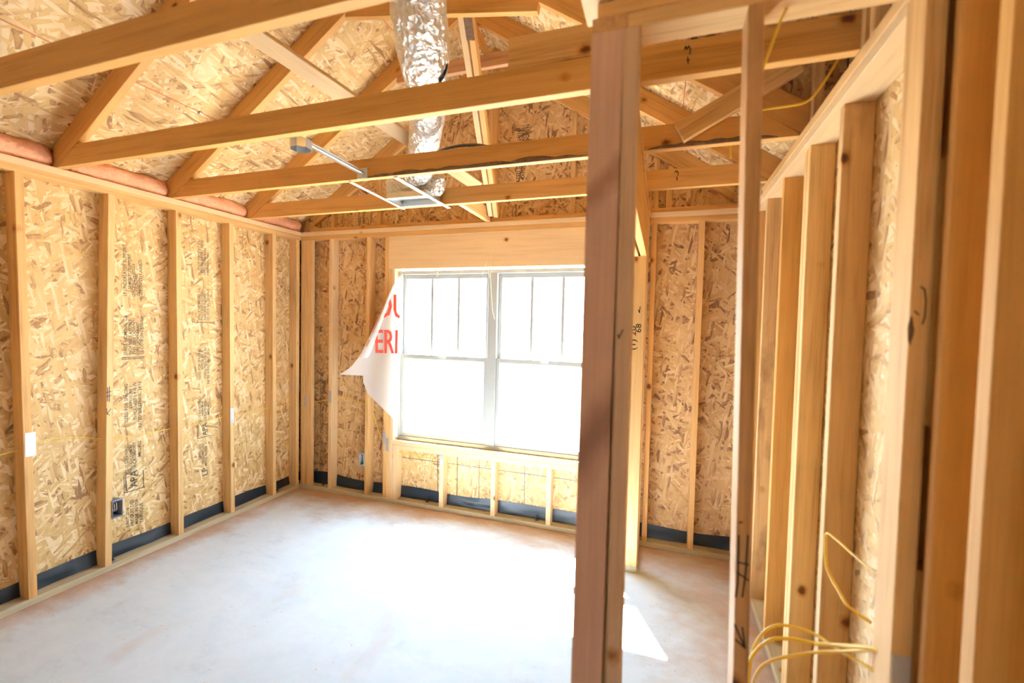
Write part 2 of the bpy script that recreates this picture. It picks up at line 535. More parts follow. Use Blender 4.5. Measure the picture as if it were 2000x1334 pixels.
# ------------------------------------------------------------------ setting: slab, ground
H = 2.45
RW = 3.82            # inner face of the right wall's framing
YB = -9.0            # far end of the house behind the photographer
floor = link('floor', box_data(4.20, 0.12, 6.7, M_CONC, 0.0), frame((0, 1, 0), (1, 0, 0), (1.91, YB / 2 + 0.05, -0.06)), kind='structure')
# slab uses its own flat coordinates
me = mesh('floor', [(-0.1, YB - 0.1, 0), (3.93, YB - 0.1, 0), (3.93, 0.1, 0), (-0.1, 0.1, 0), (-0.1, YB - 0.1, -0.12), (3.93, YB - 0.1, -0.12), (3.93, 0.1, -0.12), (-0.1, 0.1, -0.12)],
          [(0, 1, 2, 3), (7, 6, 5, 4), (0, 4, 5, 1), (1, 5, 6, 2), (2, 6, 7, 3), (3, 7, 4, 0)], M_CONC)
floor.data = me; floor.matrix_basis = Matrix.Identity(4); WM['floor'] = Matrix.Identity(4)
ground = link('ground', mesh('ground', [(-60, -60, -0.3), (60, -60, -0.3), (60, 60, -0.3), (-60, 60, -0.3)], [(0, 1, 2, 3)], M_GROUND), Matrix.Identity(4), kind='structure')


def wall(name, loc):
    return empty(name, loc, kind='structure')


def panel(name, parent, X, Y, Z, nrm, mat, label=None):
    """a sheet; local x,y lie in its plane, with local x along the strands"""
    s = (X[1] - X[0], Y[1] - Y[0], Z[1] - Z[0]); ctr = ((X[0] + X[1]) / 2, (Y[0] + Y[1]) / 2, (Z[0] + Z[1]) / 2)
    if nrm == 'x':   # in plane: z, y
        return link(name, box_data(s[2], s[1], s[0], mat, 0.001), frame((1, 0, 0), (0, 0, 1), ctr), parent, label)
    return link(name, box_data(s[2], s[0], s[1], mat, 0.001), frame((0, 1, 0), (0, 0, 1), ctr), parent, label)


# ------------------------------------------------------------------ left wall
wl = wall('wall_left', (0, 0, 0))
y = 0.089
edges_l = [0.1, -0.715, -1.935, -3.15, -4.37, -5.6, -6.8, -8.0, YB]
for a, b in zip(edges_l, edges_l[1:]):
    panel('panel', wl, (-0.101, -0.090), (b + 0.002, a - 0.002), (0.03, H), 'x', M_OSB)
bx('bottom_plate', wl, (-0.089, 0), (YB, 0.0), (0, 0.038), 'y', M_TREATED, 'dusty greenish bottom plate on the slab')
bx('top_plate', wl, (-0.089, 0), (YB, 0.0), (H - 0.076, H - 0.0385), 'y', M_STUD)
bx('top_plate', wl, (-0.089, 0.001), (YB, 0.088), (H - 0.038, H), 'y', M_PALE)
LS = [(-1.98, -1.954), (-1.557, -1.597), (-1.152, -1.145), (-0.742, -0.732), (-0.328, -0.319), (-2.385, -2.385), (-2.79, -2.79), (-3.2, -3.2), (-3.6, -3.6), (-4.4, -4.4), (-5.2, -5.2)]
left_studs = []
for yt, yb in LS:
    left_studs.append(board('stud', wl, (-0.0445, yb + 0.019, 0.0385), (-0.0445, yt + 0.019, H - 0.0765), 0.089, 0.038, (1, 0, 0), M_STUD))
bx('stud', wl, (-0.0885, -0.0005), (-0.055, -0.017), (0.0385, H - 0.0765), 'z', M_STUD, 'corner stud of the left wall')


def membrane(name, parent, a, b, nrm, h0, wav):
    """strip of black membrane lapped against the foot of the sheathing"""
    a, b, nrm = V(a), V(b), V(nrm)
    d = b - a; n = max(8, int(d.length / 0.05)); rows = 6
    vs, fs = [], []
    for i in range(n + 1):
        t = i / n; p = a + d * t
        hh = h0 + wav * noise.noise(V((t * d.length * 2.1, 3.1, parent.name.__len__())))
        for j in range(rows + 1):
            s = j / rows
            off = 0.004 + 0.010 * (1 - s) * (0.5 + noise.noise(V((t * d.length * 7, s * 2.0, 1.7)))) + 0.006 * (1 - s)
            vs.append(p + nrm * abs(off) + V((0, 0, 0.039 + (hh - 0.039) * s)) - a)
    for i in range(n):
        for j in range(rows):
            k = i * (rows + 1) + j
            fs.append((k, k + 1, k + rows + 2, k + rows + 1))
    return link(name, mesh(name, vs, fs, M_BLACK, True), Matrix.Translation(a), parent, 'black membrane strip at the foot of the wall')


membrane('flashing', wl, (-0.090, YB, 0), (-0.090, 0.085, 0), (1, 0, 0), 0.125, 0.02)

# flat print on the left wall's sheathing (reads upwards)
PR = -0.0893


def print_col(lines, y0, pitch, size, name, st=1.0):
    out = []
    for i, (body, z) in enumerate(lines):
        out.append((body, z, -i * pitch, size, st))
    return stencil(name, wl, out, (PR, y0, 0), (0, 0, 1), (0, -1, 0), M_INK, 'black stencilled grade print running up the panel')


P0, PP = -1.408, 0.027
L1 = [("CE SPAN FOR SUPPORT", 1.90), ("SUPPORTS", 2.10), ("EDGE SUPPORT", 1.98), ("229-R29-7480", 1.74), ("<STRENGTH AXIS>", 1.72)]
stencil('panel_print', wl, [
    ("LP UNDERLAYER SUPPORT", 1.75, 0.0, .030, .95), ("1.50 MIN TO SUPPORT", 1.78, -.027, .028, .9), ("SPACE INCH EDGE", 1.75, -.050, .028, .9), ("229-R29-7480", 1.76, -.066, .026, .95), ("<-STRENGTH AXIS->", 1.73, -.094, .030, 1.0),
    ("SPACE NOMINAL 1/8", 1.36, 0.0, .030, .95), ("INCH ENDS & EDGES", 1.36, -.027, .028, .9), ("THIS SIDE DOWN", 1.36, -.050, .028, 1.0), ("ESTE LADO ABAJO", 1.36, -.074, .028, .95), ("CE COTE EN DESSOUS", 1.36, -.096, .027, .95),
    ("SIZED FOR SPACING", 0.91, 0.0, .030, .95), ("EXPOSURE 1", 1.00, -.027, .028, 1.0), ("THICKNESS 0.418 IN", 0.92, -.052, .030, .95), ("RATED SHEATHING 24/16", 0.86, -.082, .031, .9),
    ("PS2-10 SHEATHING", 0.56, 0.0, .028, .85), ("PRP-108 HUDUM-40", 0.56, -.024, .026, .85), ("7/16 CATEGORY", 0.56, -.046, .030, .95), ("MILL 452", 0.66, -.076, .030, .95),
    ("APA", 0.46, -.052, .062, 1.0),
    ("JUN17 2016", 0.20, 0.0, .028, .95), ("PRODUIT DES", 0.20, -.028, .030, .95), ("MADE IN USA", 0.20, -.056, .030, .95), ("FABRIQUE", 0.20, -.084, .030, 1.0),
], (PR, P0, 0), (0, 0, 1), (0, -1, 0), M_INK, 'black stencilled grade print running up the panel, widest column')
stencil('panel_print', wl, [
    ("EDGE SUPPORT 1.50", 1.98, 0.0, .028, .95), ("SPAN SUPPORT 24-16", 1.96, -.022, .028, .95), ("STRENGTH AXIS", 1.95, -.046, .028, 1.0), ("229-R29-7480", 1.97, -.070, .027, 1.0),
    ("SPACE NOMINAL 1/8", 1.60, 0.0, .028, .95), ("INCH ENDS EDGES", 1.60, -.022, .027, .95), ("THIS SIDE DOWN", 1.60, -.046, .028, .95), ("CE COTE EN DESSOUS", 1.60, -.070, .027, .9),
    ("SIZED FOR SPACING", 1.14, 0.0, .028, .95), ("EXPOSURE 1", 1.22, -.022, .027, .95), ("THICKNESS 0.418 IN", 1.15, -.046, .028, .95), ("RATED SHEATHING 24/16", 1.10, -.070, .028, .88),
    ("PS2-10 SHEATHING", 0.80, 0.0, .027, .9), ("HUDUM-40", 0.86, -.022, .026, .9), ("7/16 CATEGORY", 0.80, -.046, .028, .95), ("MILL 452", 0.86, -.070, .028, .95),
    ("APA", 0.70, -.050, .055, 1.0), ("JUN17 2016", 0.52, 0.0, .026, .95), ("PRODUIT DES", 0.48, -.024, .027, .95), ("MADE IN USA", 0.46, -.048, .027, .95), ("LP", 0.38, -.052, .060, 1.1),
], (PR, -0.912, 0), (0, 0, 1), (0, 1, 0) if False else (0, -1, 0), M_INK, 'black stencilled grade print running up the panel, narrower column')
# bracket bars that close the print blocks
strokes('panel_print', wl, [[(PR, -1.44, 1.345), (PR, -1.31, 1.345)], [(PR, -1.44, 1.335), (PR, -1.31, 1.335)], [(PR, -1.435, 0.44), (PR, -1.31, 0.44)], [(PR, -1.435, 0.44), (PR, -1.435, 0.56)], [(PR, -1.425, 0.45), (PR, -1.425, 0.56)],
                            [(PR, -1.318, 0.44), (PR, -1.318, 0.56)], [(PR, -0.94, 1.585), (PR, -0.83, 1.585)], [(PR, -0.94, 0.69), (PR, -0.83, 0.69)], [(PR, -0.94, 0.69), (PR, -0.94, 0.79)], [(PR, -0.93, 0.70), (PR, -0.93, 0.79)]],
        0.005, (1, 0, 0), M_INK, 'black bars framing the print')
# marker strokes on the second stud
E1 = 0.0006
s2 = left_studs[1]
strokes('marking', s2, [[(E1, -1.572, 1.17), (E1, -1.573, 1.085)], [(E1, -1.562, 1.175), (E1, -1.564, 1.08)], [(E1, -1.580, 1.14), (E1, -1.553, 1.145)], [(E1, -1.580, 1.115), (E1, -1.553, 1.118)],
                        [(E1, -1.578, 1.04), (E1, -1.576, 1.005), (E1, -1.556, 1.035)], [(E1, -1.575, 1.003), (E1, -1.562, 0.996)]], 0.0045, (1, 0, 0), M_MARK, 'black hand-drawn cross lines and arrow')

# ------------------------------------------------------------------ back wall with the window opening
wbk = wall('wall_back', (1.9, 0, 0))
WX0, WX1, WZ0, WZ1 = 1.035, 2.845, 0.568, 2.085     # rough opening
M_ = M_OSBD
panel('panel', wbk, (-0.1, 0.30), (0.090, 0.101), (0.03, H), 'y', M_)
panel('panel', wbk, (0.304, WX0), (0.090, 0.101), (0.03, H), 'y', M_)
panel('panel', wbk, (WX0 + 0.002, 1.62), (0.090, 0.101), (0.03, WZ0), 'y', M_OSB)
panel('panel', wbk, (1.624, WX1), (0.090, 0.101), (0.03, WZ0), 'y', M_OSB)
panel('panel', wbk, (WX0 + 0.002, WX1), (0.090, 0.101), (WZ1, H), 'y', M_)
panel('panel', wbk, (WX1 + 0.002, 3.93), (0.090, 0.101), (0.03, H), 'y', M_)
bx('bottom_plate', wbk, (0.001, RW), (0, 0.089), (0, 0.038), 'x', M_TREATED, 'dusty greenish bottom plate on the slab')
bx('top_plate', wbk, (0.001, RW), (0, 0.089), (H - 0.076, H - 0.0385), 'x', M_TRUSS)
bx('top_plate', wbk, (0.002, RW + 0.09), (-0.001, 0.089), (H - 0.038, H), 'x', M_PALE)
zt = H - 0.0765
for x0, m, w in ((0.001, M_STUD, .038), (0.040, M_STUD, .10), (0.325, M_PALE, .038), (0.735, M_STUD, .038), (0.93, M_STUD, .038)):
    if w > 0.05:
        bx('stud', wbk, (x0, x0 + 0.089), (0.0, 0.038), (0.0385, zt), 'z', m, 'flat corner stud of the window wall')
    else:
        bx('stud', wbk, (x0, x0 + w), (0.0005, 0.0885), (0.0385, zt), 'z', m)
bx('stud', wbk, (0.9685, 1.0065), (0.0005, 0.0885), (0.0385, WZ1), 'z', M_STUD, 'jack stud carrying the window header')
bx('stud', wbk, (1.007, WX0 - 0.001), (0.0005, 0.0885), (0.0385, WZ1), 'z', M_PALE, 'second jack stud beside the window')
bx('stud', wbk, (WX1 + 0.001, WX1 + 0.039), (0.0005, 0.0885), (0.0385, WZ1), 'z', M_STUD)
bx('stud', wbk, (WX1 + 0.0395, WX1 + 0.0775), (0.0005, 0.0885), (0.0385, zt), 'z', M_STUD)
bx('header', wbk, (0.9685, WX1 + 0.039), (0.000, 0.038), (WZ1 + 0.001, zt), 'x', M_PALE, 'wide pale header plank over the window with dark knots')
bx('header', wbk, (0.9685, WX1 + 0.039), (0.051, 0.0885), (WZ1 + 0.001, zt), 'x', M_PALE)
bx('sill_plate', wbk, (WX0, WX1), (0.000, 0.0885), (WZ0 - 0.038, WZ0), 'x', M_PALE, 'bright flat rough sill under the window')
bx('sill_plate', wbk, (WX0, WX1), (0.001, 0.0885), (WZ0 - 0.077, WZ0 - 0.0385), 'x', M_PALE)
bx('cripple_stud', wbk, (WX0, WX0 + 0.038), (0.0005, 0.0885), (0.0385, WZ0 - 0.0775), 'z', M_PALE)
for x0 in (1.498, 1.974, 2.445, 2.80):
    bx('cripple_stud', wbk, (x0, x0 + 0.038), (0.0005, 0.0885), (0.0385, WZ0 - 0.0775), 'z', M_PALE)
bx('stud', wbk, (3.178, 3.216), (0.0005, 0.0885), (0.0385, zt), 'z', M_TRUSS)
bx('stud', wbk, (3.496, 3.534), (0.0005, 0.0885), (0.0385, zt), 'z', M_STUD)
bx('stud', wbk, (3.780, 3.8185), (0.0005, 0.0885), (0.0385, zt), 'z', M_STUD)
membrane('flashing', wbk, (0.0, 0.090, 0), (RW, 0.090, 0), (0, -1, 0), 0.135, 0.03)
YO = 0.0893
strokes('chalk_grid', wbk, [[(1.432, YO, 0.52), (1.440, YO, 0.13)], [(1.629, YO, 0.52), (1.630, YO, 0.13)], [(1.831, YO, 0.52), (1.833, YO, 0.13)], [(2.237, YO, 0.52), (2.241, YO, 0.12)], [(1.06, YO, 0.397), (2.80, YO, 0.393)]],
        0.006, (0, -1, 0), M_PENCIL, 'dark layout lines snapped on the board below the window')
stencil('panel_print', wbk, [("RATED SHEATHING 24/16   PS2-10 SHEATHING   SIZED FOR SPACING   229-R29-7480 STRENGTH AXIS", 0.10, 0.0, .026, .9), ("7/16 CATEGORY   EXPOSURE 1   THICKNESS 0.418 IN   THIS SIDE DOWN   MILL 452", 0.14, -.022, .026, .95)],
        (0.170, 0.0893, 0), (0, 0, 1), (-1, 0, 0), M_INK, 'black grade print beside the corner')
# gable above the wall
ZR = lambda x: 2.595 + 0.667 * (x if x < 1.91 else 3.82 - x)
prism('gable_panel', wbk, [(-0.1, 0.0895, H + 0.002), (3.93, 0.0895, H + 0.002), (3.93, 0.0895, ZR(3.93)), (1.91, 0.0895, ZR(1.91)), (-0.1, 0.0895, ZR(-0.1))], (0, 0.011, 0), (0, 0, 1), M_OSBD, 'strand board closing the gable, shade put into its colour', flat=True)
stencil('panel_print', wbk, [("RATED SHEATHING 24/16", 2.75, 0.0, .046, .85), ("EXPOSURE 1 THICKNESS", 2.80, -.036, .044, .85), ("THIS SIDE DOWN", 2.90, -.070, .044, .95)], (2.14, 0.0889, 0), (0, 0, 1), (-1, 0, 0), M_INK, 'black grade print up the gable board')
stencil('panel_print', wbk, [("SHEATHING 24/16", 2.50, 0.0, .040, .85), ("EXPOSURE 1", 2.52, -.05, .040, .95)], (0.60, 0.0889, 0), (0, 0, 1), (-1, 0, 0), M_INK, 'black grade print low on the gable board')

# ------------------------------------------------------------------ right wall
wr = wall('wall_right', (RW, 0, 0))
for a, b in zip([0.1, -0.70, -1.92, -3.14, -4.36, -6.5, YB], [-0.70, -1.92, -3.14, -4.36, -6.5, YB]):
    panel('panel', wr, (RW + 0.090, RW + 0.101), (b + 0.002, a - 0.002), (0.03, H), 'x', M_OSB)
bx('bottom_plate', wr, (RW, RW + 0.089), (YB, -0.001), (0, 0.038), 'y', M_TREATED, 'dusty greenish bottom plate on the slab')
bx('top_plate', wr, (RW - 0.02, RW + 0.089), (YB, -0.002), (H - 0.076, H - 0.0385), 'y', M_PALE)
bx('top_plate', wr, (RW - 0.022, RW + 0.089), (YB, -0.003), (H - 0.038, H), 'y', M_STUD)
right_studs = {}
for k, (yn, m, lab) in {'z': (-0.20, M_STUD, None), 'a': (-0.491, M_WEATHER, None), 'b': (-0.865, M_TRUSS, None), 'c0': (-1.234, M_STUD, None), 'c': (-1.274, M_STUD, 'wide pale edge of a doubled stud'),
                        'd': (-1.628, M_WEATHER, 'weathered stud with dark mould stains'), 'h': (-2.396, M_TRUSS, None)}.items():
    right_studs[k] = bx('stud', wr, (RW + 0.0005, RW + 0.0885), (yn, yn + 0.038), (0.0385, zt), 'z', m, lab)
bx('stud', wr, (RW + 0.001, RW + 0.088), (-2.150, -2.112), (0.0385, zt), 'z', M_TRUSS, 'filler stud added inside the gap to darken it')  # filler added so the bright panel behind the gap stays hidden
bx('blocking', wr, (RW + 0.001, RW + 0.07), (-2.203, -2.152), (1.42, 1.99), 'z', M_TRUSS)
bx('blocking', wr, (RW + 0.001, RW + 0.07), (-2.203, -2.152), (0.0385, 1.10), 'z', M_TRUSS)
right_studs['g'] = bx('stud', wr, (RW + 0.0005, RW + 0.0885), (-2.246, -2.224), (0.0385, zt), 'z', M_TRUSS)
for yn in (-2.8, -3.2, -3.6, -4.2, -4.8, -5.4):
    bx('stud', wr, (RW + 0.0005, RW + 0.0885), (yn, yn + 0.038), (0.0385, zt), 'z', M_STUD)

# ------------------------------------------------------------------ closet partition (along y) and closet front wall (along x)
PX0, PX1 = 3.075, 3.164
wp = wall('wall_partition', (3.12, -0.2, 0))
YW = -2.205
bx('bottom_plate', wp, (PX0, PX1), (-0.392, -0.001), (0, 0.038), 'y', M_TREATED, 'short bottom plate cut off at the door opening')
jack = bx('stud', wp, (PX0, PX1), (-0.390, -0.352), (0.0385, 2.08), 'z', M_STUD, 'pale door jack stud with handwritten numbers')
bx('stud', wp, (PX0 + 0.002, PX1 + 0.004), (-0.3515, -0.3135), (0.0385, 2.382), 'z', M_STUD)
bx('stud', wp, (PX0, PX1 - 0.001), (-0.040, -0.0015), (0.0385, 2.382), 'z', M_STUD)
bx('header', wp, (PX0, PX0 + 0.038), (-2.126, -0.352), (2.0805, 2.368), 'y', M_STUD)
bx('header', wp, (PX1 - 0.038, PX1), (-2.126, -0.352), (2.0805, 2.368), 'y', M_TRUSS)
post = board('stud', wp, (3.1045, YW + 0.019, 0.0), (3.1150, YW + 0.019, 2.3815), 0.0835, 0.038, (1, 0, 0), M_POST, 'broad stained stud standing nearest, with a dark water mark')
bx('stud', wp, (PX0 + 0.004, PX1 - 0.006), (YW + 0.0385, YW + 0.0765), (0.0, 2.08), 'z', M_STUD)
bx('top_plate', wp, (PX0, PX1), (YW, -0.002), (2.382, 2.4195), 'y', M_OLD, 'cut end grain of the partition plate')
bx('top_plate', wp, (PX0, PX1), (YW + 0.0895, -0.0025), (2.420, 2.4495), 'y', M_STUD)
wf = wall('wall_front', (3.5, YW, 0))
bx('bottom_plate', wf, (3.155, 3.819), (YW, YW + 0.089), (0, 0.038), 'x', M_TREATED)
nstud = board('stud', wf, (3.1790, YW + 0.0445, 0.0385), (3.1755, YW + 0.0445, 2.3815), 0.038, 0.089, (1, 0, 0), M_GREY, 'stud with a black tick, split by a dark gap from its neighbour')
hstud = board('stud', wf, (3.4957, YW + 0.0445, 0.0385), (3.4580, YW + 0.0445, 2.3815), 0.034, 0.089, (1, 0, 0), M_OLD, 'free-standing stud with black marker strokes and arrow')
estud = bx('stud', wf, (3.781, 3.819), (YW, YW + 0.089), (0.0385, 2.373), 'z', M_STUD, 'pale-edged stud against the right wall with a torn knot')
bx('top_plate', wf, (3.1655, 3.798), (YW, YW + 0.089), (2.382, 2.4195), 'x', M_STUD)
bx('top_plate', wf, (3.088, 3.797), (YW - 0.001, YW + 0.088), (2.420, 2.4575), 'x', M_STUD)
EY = YW - 0.0006
strokes('marking', hstud, [[(3.4665, EY, 1.118), (3.4690, EY, 1.0), (3.4660, EY, 0.965)], [(3.4865, EY, 1.122), (3.4850, EY, 1.03), (3.4800, EY, 0.968)], [(3.4660, EY, 1.052), (3.4905, EY, 1.050)], [(3.4665, EY, 1.026), (3.4915, EY, 1.012)]], 0.0042, (0, -1, 0), M_MARK, 'black hand-drawn cross strokes')
strokes('marking', hstud, [[(3.4665, EY, 0.895), (3.4890, EY, 0.845)], [(3.4830, EY, 0.892), (3.4905, EY, 0.842)], [(3.4700, EY, 0.858), (3.4905, EY, 0.842)]], 0.0045, (0, -1, 0), M_MARK, 'black hand-drawn arrowhead')
strokes('marking', hstud, [[(3.4660, EY, 1.150), (3.4730, EY, 1.152)]], 0.004, (0, -1, 0), M_MARK)
strokes('marking', nstud, [[(3.1645, EY, 1.600), (3.1665, EY, 1.590), (3.1760, EY, 1.612)]], 0.0038, (0, -1, 0), M_MARK, 'black tick')
JY = -0.3906
stencil('marking', jack, [("(1) 20", 1.47, 0.0, .055, 1.2), ("68", 1.585, -.032, .05, 1.2)], (3.112, JY, 0), (0, 0, 1), (-1, 0, 0), M_MARK, 'handwritten door size')
strokes('marking', jack, [[(3.131, JY, 1.715), (3.122, JY, 1.735)], [(3.131, JY, 1.715), (3.133, JY, 1.755)]], 0.005, (0, -1, 0), M_MARK, 'black tick')
strokes('marking', estud, [[(3.797, EY, 1.720), (3.804, EY, 1.715), (3.8075, EY, 1.69), (3.807, EY, 1.655), (3.8035, EY, 1.640)], [(3.789, EY, 1.668), (3.796, EY, 1.660)]], 0.0032, (0, -1, 0), M_MARK, 'black hooked marker stroke')


def blob(name, parent, c, n, u, su, sv, mat, label=None, seed=0, h=0.002):
    """a small raised irregular patch lying on a face (knot, torn bark)"""
    c, n, u = V(c), V(n), V(u); w = n.cross(u)
    N = 14
    vs = [n * h]; fs = []
    for i in range(N):
        a = 2 * math.pi * i / N
        r = 1 + 0.45 * noise.noise(V((math.cos(a) * 1.7 + seed, math.sin(a) * 1.7, seed)))
        vs.append(u * (math.cos(a) * su * r) + w * (math.sin(a) * sv * r) + n * 0.0004)
    for i in range(N):
        fs.append((0, 1 + i, 1 + (i + 1) % N))
    return link(name, mesh(name, vs, fs, mat, True), Matrix.Translation(c), parent, label)


blob('knot', estud, (3.7835, YW, 1.628), (0, -1, 0), (1, 0, 0), 0.006, 0.03, M_BARK, 'torn dark knot', 2, 0.004)

# ------------------------------------------------------------------ rear of the house (behind the photographer)
wx = wall('wall_rear', (1.9, YB, 0))
panel('panel', wx, (-0.1, 2.95), (YB - 0.1, YB - 0.089), (0, H), 'y', M_OSB)
panel('panel', wx, (3.2, 3.93), (YB - 0.1, YB - 0.089), (0, H), 'y', M_OSB)
panel('panel', wx, (2.952, 3.198), (YB - 0.1, YB - 0.089), (2.1, H), 'y', M_OSB)  # gap under this panel is added, its width set for fill light
prism('gable_panel', wx, [(-0.1, YB - 0.1, H), (3.93, YB - 0.1, H), (3.93, YB - 0.1, ZR(3.93)), (1.91, YB - 0.1, ZR(1.91)), (-0.1, YB - 0.1, ZR(-0.1))], (0, 0.011, 0), (0, 0, 1), M_OSB, flat=True)

# ------------------------------------------------------------------ roof sheathing (ceiling of the room)
ce = empty('ceiling', (1.91, -3.0, 3.8), kind='structure')
SL = math.hypot(1, 0.667)
dL = V((1, 0, 0.667)).normalized(); dR = V((-1, 0, 0.667)).normalized()
NL = V((-0.667, 0, 1)).normalized(); NR = V((0.667, 0, 1)).normalized()


def roof_panel(side, xa, xb, ya, yb, label=None):
    if side == 'L':
        a, b, nn = V((xa, 0, ZR(xa))), V((xb, 0, ZR(xb))), NL
    else:
        a, b, nn = V((3.82 - xa, 0, ZR(xa))), V((3.82 - xb, 0, ZR(xb))), NR
    d = b - a
    ctr = (a + b) / 2 + V((0, (ya + yb) / 2, 0)) + nn * 0.0062
    # local x along y (strand direction), local y up the slope, local z the normal
    M = frame(nn, (0, 1, 0), ctr)
    return link('panel', box_data(abs(yb - ya) - 0.003, d.length - 0.004, 0.011, M_OSBR, 0.0008), M, ce, label)


XS = 0.4735
ycuts = [0.10, -1.164, -3.604, -6.0, YB - 0.1]
ycuts2 = [0.10, -2.394, -4.8, -7.0, YB - 0.1]
for a, b in zip(ycuts, ycuts[1:]):
    roof_panel('L', -0.42, XS, b, a)
for a, b in zip(ycuts2, ycuts2[1:]):
    roof_panel('L', XS, 1.485, b, a)
for a, b in zip(ycuts, ycuts[1:]):
    roof_panel('L', 1.485, 1.91, b, a)
roof_panel('R', -0.42, XS, -1.115, 0.10)
roof_panel('R', -0.42, XS, YB - 0.1, -2.6)
for a, b in zip(ycuts2, ycuts2[1:]):
    roof_panel('R', XS, 1.485, b, a)
for a, b in zip(ycuts, ycuts[1:]):
    roof_panel('R', 1.485, 1.91, b, a)
for side, x in (('L', XS), ('L', 1.485), ('R', XS)):
    p = V((x if side == 'L' else 3.82 - x, 0, ZR(x))); nn = NL if side == 'L' else NR
    link('seam', box_data(9.0, 0.006, 0.004, M_RED, 0.0), frame(nn, (0, 1, 0), p + V((0, -4.4, 0)) + nn * 0.0015), ce, 'red painted edge showing in the joint between roof boards')
clip = bx('panel_clip', ce, (XS - 0.012, XS + 0.012), (-1.334, -1.318), (ZR(XS) - 0.012, ZR(XS) + 0.004), 'y', M_STEEL, 'small shiny clip in the joint between roof boards')
# raised wall that closes the roof beside the closet, seen over the right plate
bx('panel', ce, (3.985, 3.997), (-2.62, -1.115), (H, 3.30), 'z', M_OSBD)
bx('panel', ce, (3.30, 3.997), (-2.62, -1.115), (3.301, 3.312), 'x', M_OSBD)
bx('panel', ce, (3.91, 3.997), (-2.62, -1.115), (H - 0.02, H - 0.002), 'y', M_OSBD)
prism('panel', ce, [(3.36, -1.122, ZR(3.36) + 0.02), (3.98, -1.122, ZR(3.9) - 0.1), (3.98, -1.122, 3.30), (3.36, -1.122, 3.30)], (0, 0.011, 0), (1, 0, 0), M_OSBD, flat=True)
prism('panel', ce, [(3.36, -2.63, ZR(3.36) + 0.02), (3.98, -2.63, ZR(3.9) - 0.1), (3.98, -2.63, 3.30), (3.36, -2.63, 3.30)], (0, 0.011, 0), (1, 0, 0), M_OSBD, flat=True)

bx('ridge_light_seal', ce, (1.80, 2.02), (YB - 0.1, 0.1), (ZR(1.91) + 0.012, ZR(1.91) + 0.03), 'y', M_STUD)  # unseen board added to stop light leaking at the ridge
bx('panel', ce, (3.998, 4.004), (-2.66, -1.08), (2.30, 3.34), 'z', M_BLACK)  # black sheets here are unseen, added outside to stop sun leaks
bx('panel', ce, (3.25, 4.004), (-2.66, -1.08), (3.313, 3.32), 'x', M_BLACK)
bx('panel', ce, (3.25, 4.004), (-1.1105, -1.105), (2.80, 3.315), 'x', M_BLACK)
bx('panel', ce, (3.85, 4.004), (-1.1105, -1.105), (2.30, 2.80), 'x', M_BLACK)
bx('panel', ce, (3.338, 3.349), (-2.62, -1.115), (ZR(3.343) + 0.02, 3.30), 'y', M_OSBD)  # closing panel added against a sun leak above the roof edge
# unseen sheets added outside the sheathing against light leaks at joints
for w_, X, Y, Z in ((wl, (-0.106, -0.1025), (YB, 0.107), (-0.2, H)), (wl, (-0.106, -0.1025), (YB, 0.107), (H + 0.0005, H + 0.075)), (wr, (RW + 0.1025, RW + 0.112), (YB, 0.107), (-0.2, H)), (wr, (RW + 0.1025, RW + 0.112), (-1.1, 0.107), (H + 0.0005, H + 0.075)), (wbk, (-0.107, 0.305), (0.1025, 0.108), (-0.2, H)), (wbk, (0.3055, WX0), (0.1025, 0.106), (0, H)),
                    (wbk, (WX0 + 0.0005, WX1), (0.1025, 0.106), (0, WZ0)), (wbk, (WX0 + 0.0005, WX1), (0.1025, 0.106), (WZ1, H)), (wbk, (WX1 + 0.0005, 3.94), (0.1025, 0.108), (-0.2, H)), (wbk, (-0.107, 3.94), (0.1025, 0.108), (H + 0.0005, H + 0.09))):
    bx('outer_light_seal', w_, X, Y, Z, 'z', M_WHITEST, c=0.0)
for sg, nn in (('L', NL), ('R', NR)):
    for ya, yb, xa in ((YB - 0.1, -2.6, -0.43), (-2.6, -1.115, -0.43 if sg == 'L' else 0.45), (-1.115, 0.1, -0.43)):
        a = V((xa if sg == 'L' else 3.82 - xa, 0, ZR(xa))); b = V((1.91, 0, ZR(1.91)))
        link('roof_light_seal', box_data(yb - ya, (b - a).length, 0.004, M_BLACK, 0.0), frame(nn, (0, 1, 0), (a + b) / 2 + V((0, (ya + yb) / 2, 0)) + nn * 0.018), ce)  # unseen sheet added over the roof panels to stop sky light at joints

# ------------------------------------------------------------------ roof trusses
TRI = {1: -2.413, 2: -1.803, 3: -1.183, 4: -0.563}
labels = {1: 'nearest roof truss, its brown bottom chord crossing the top corner above the room',
          2: 'second roof truss from the camera, with a plank spliced on its bottom chord',
          3: 'third roof truss, with a ragged bark edge along its bottom chord',
          4: 'roof truss closest to the window wall, above the hanging duct boot'}
truss = {}


def rafter(parent, y, side, x0=-0.09):
    X = (lambda x: x) if side == 'L' else (lambda x: 3.82 - x)
    pts = [(x0, H + 0.001), (0.0, H + 0.001), (1.909, 2.45 + 0.667 * 1.909), (1.909, ZR(1.909) - 0.001), (x0, ZR(x0) - 0.001)]
    return prism('rafter', parent, [(X(a), y, b) for a, b in pts], (0, 0.038, 0), dL if side == 'L' else dR, M_TRUSS)


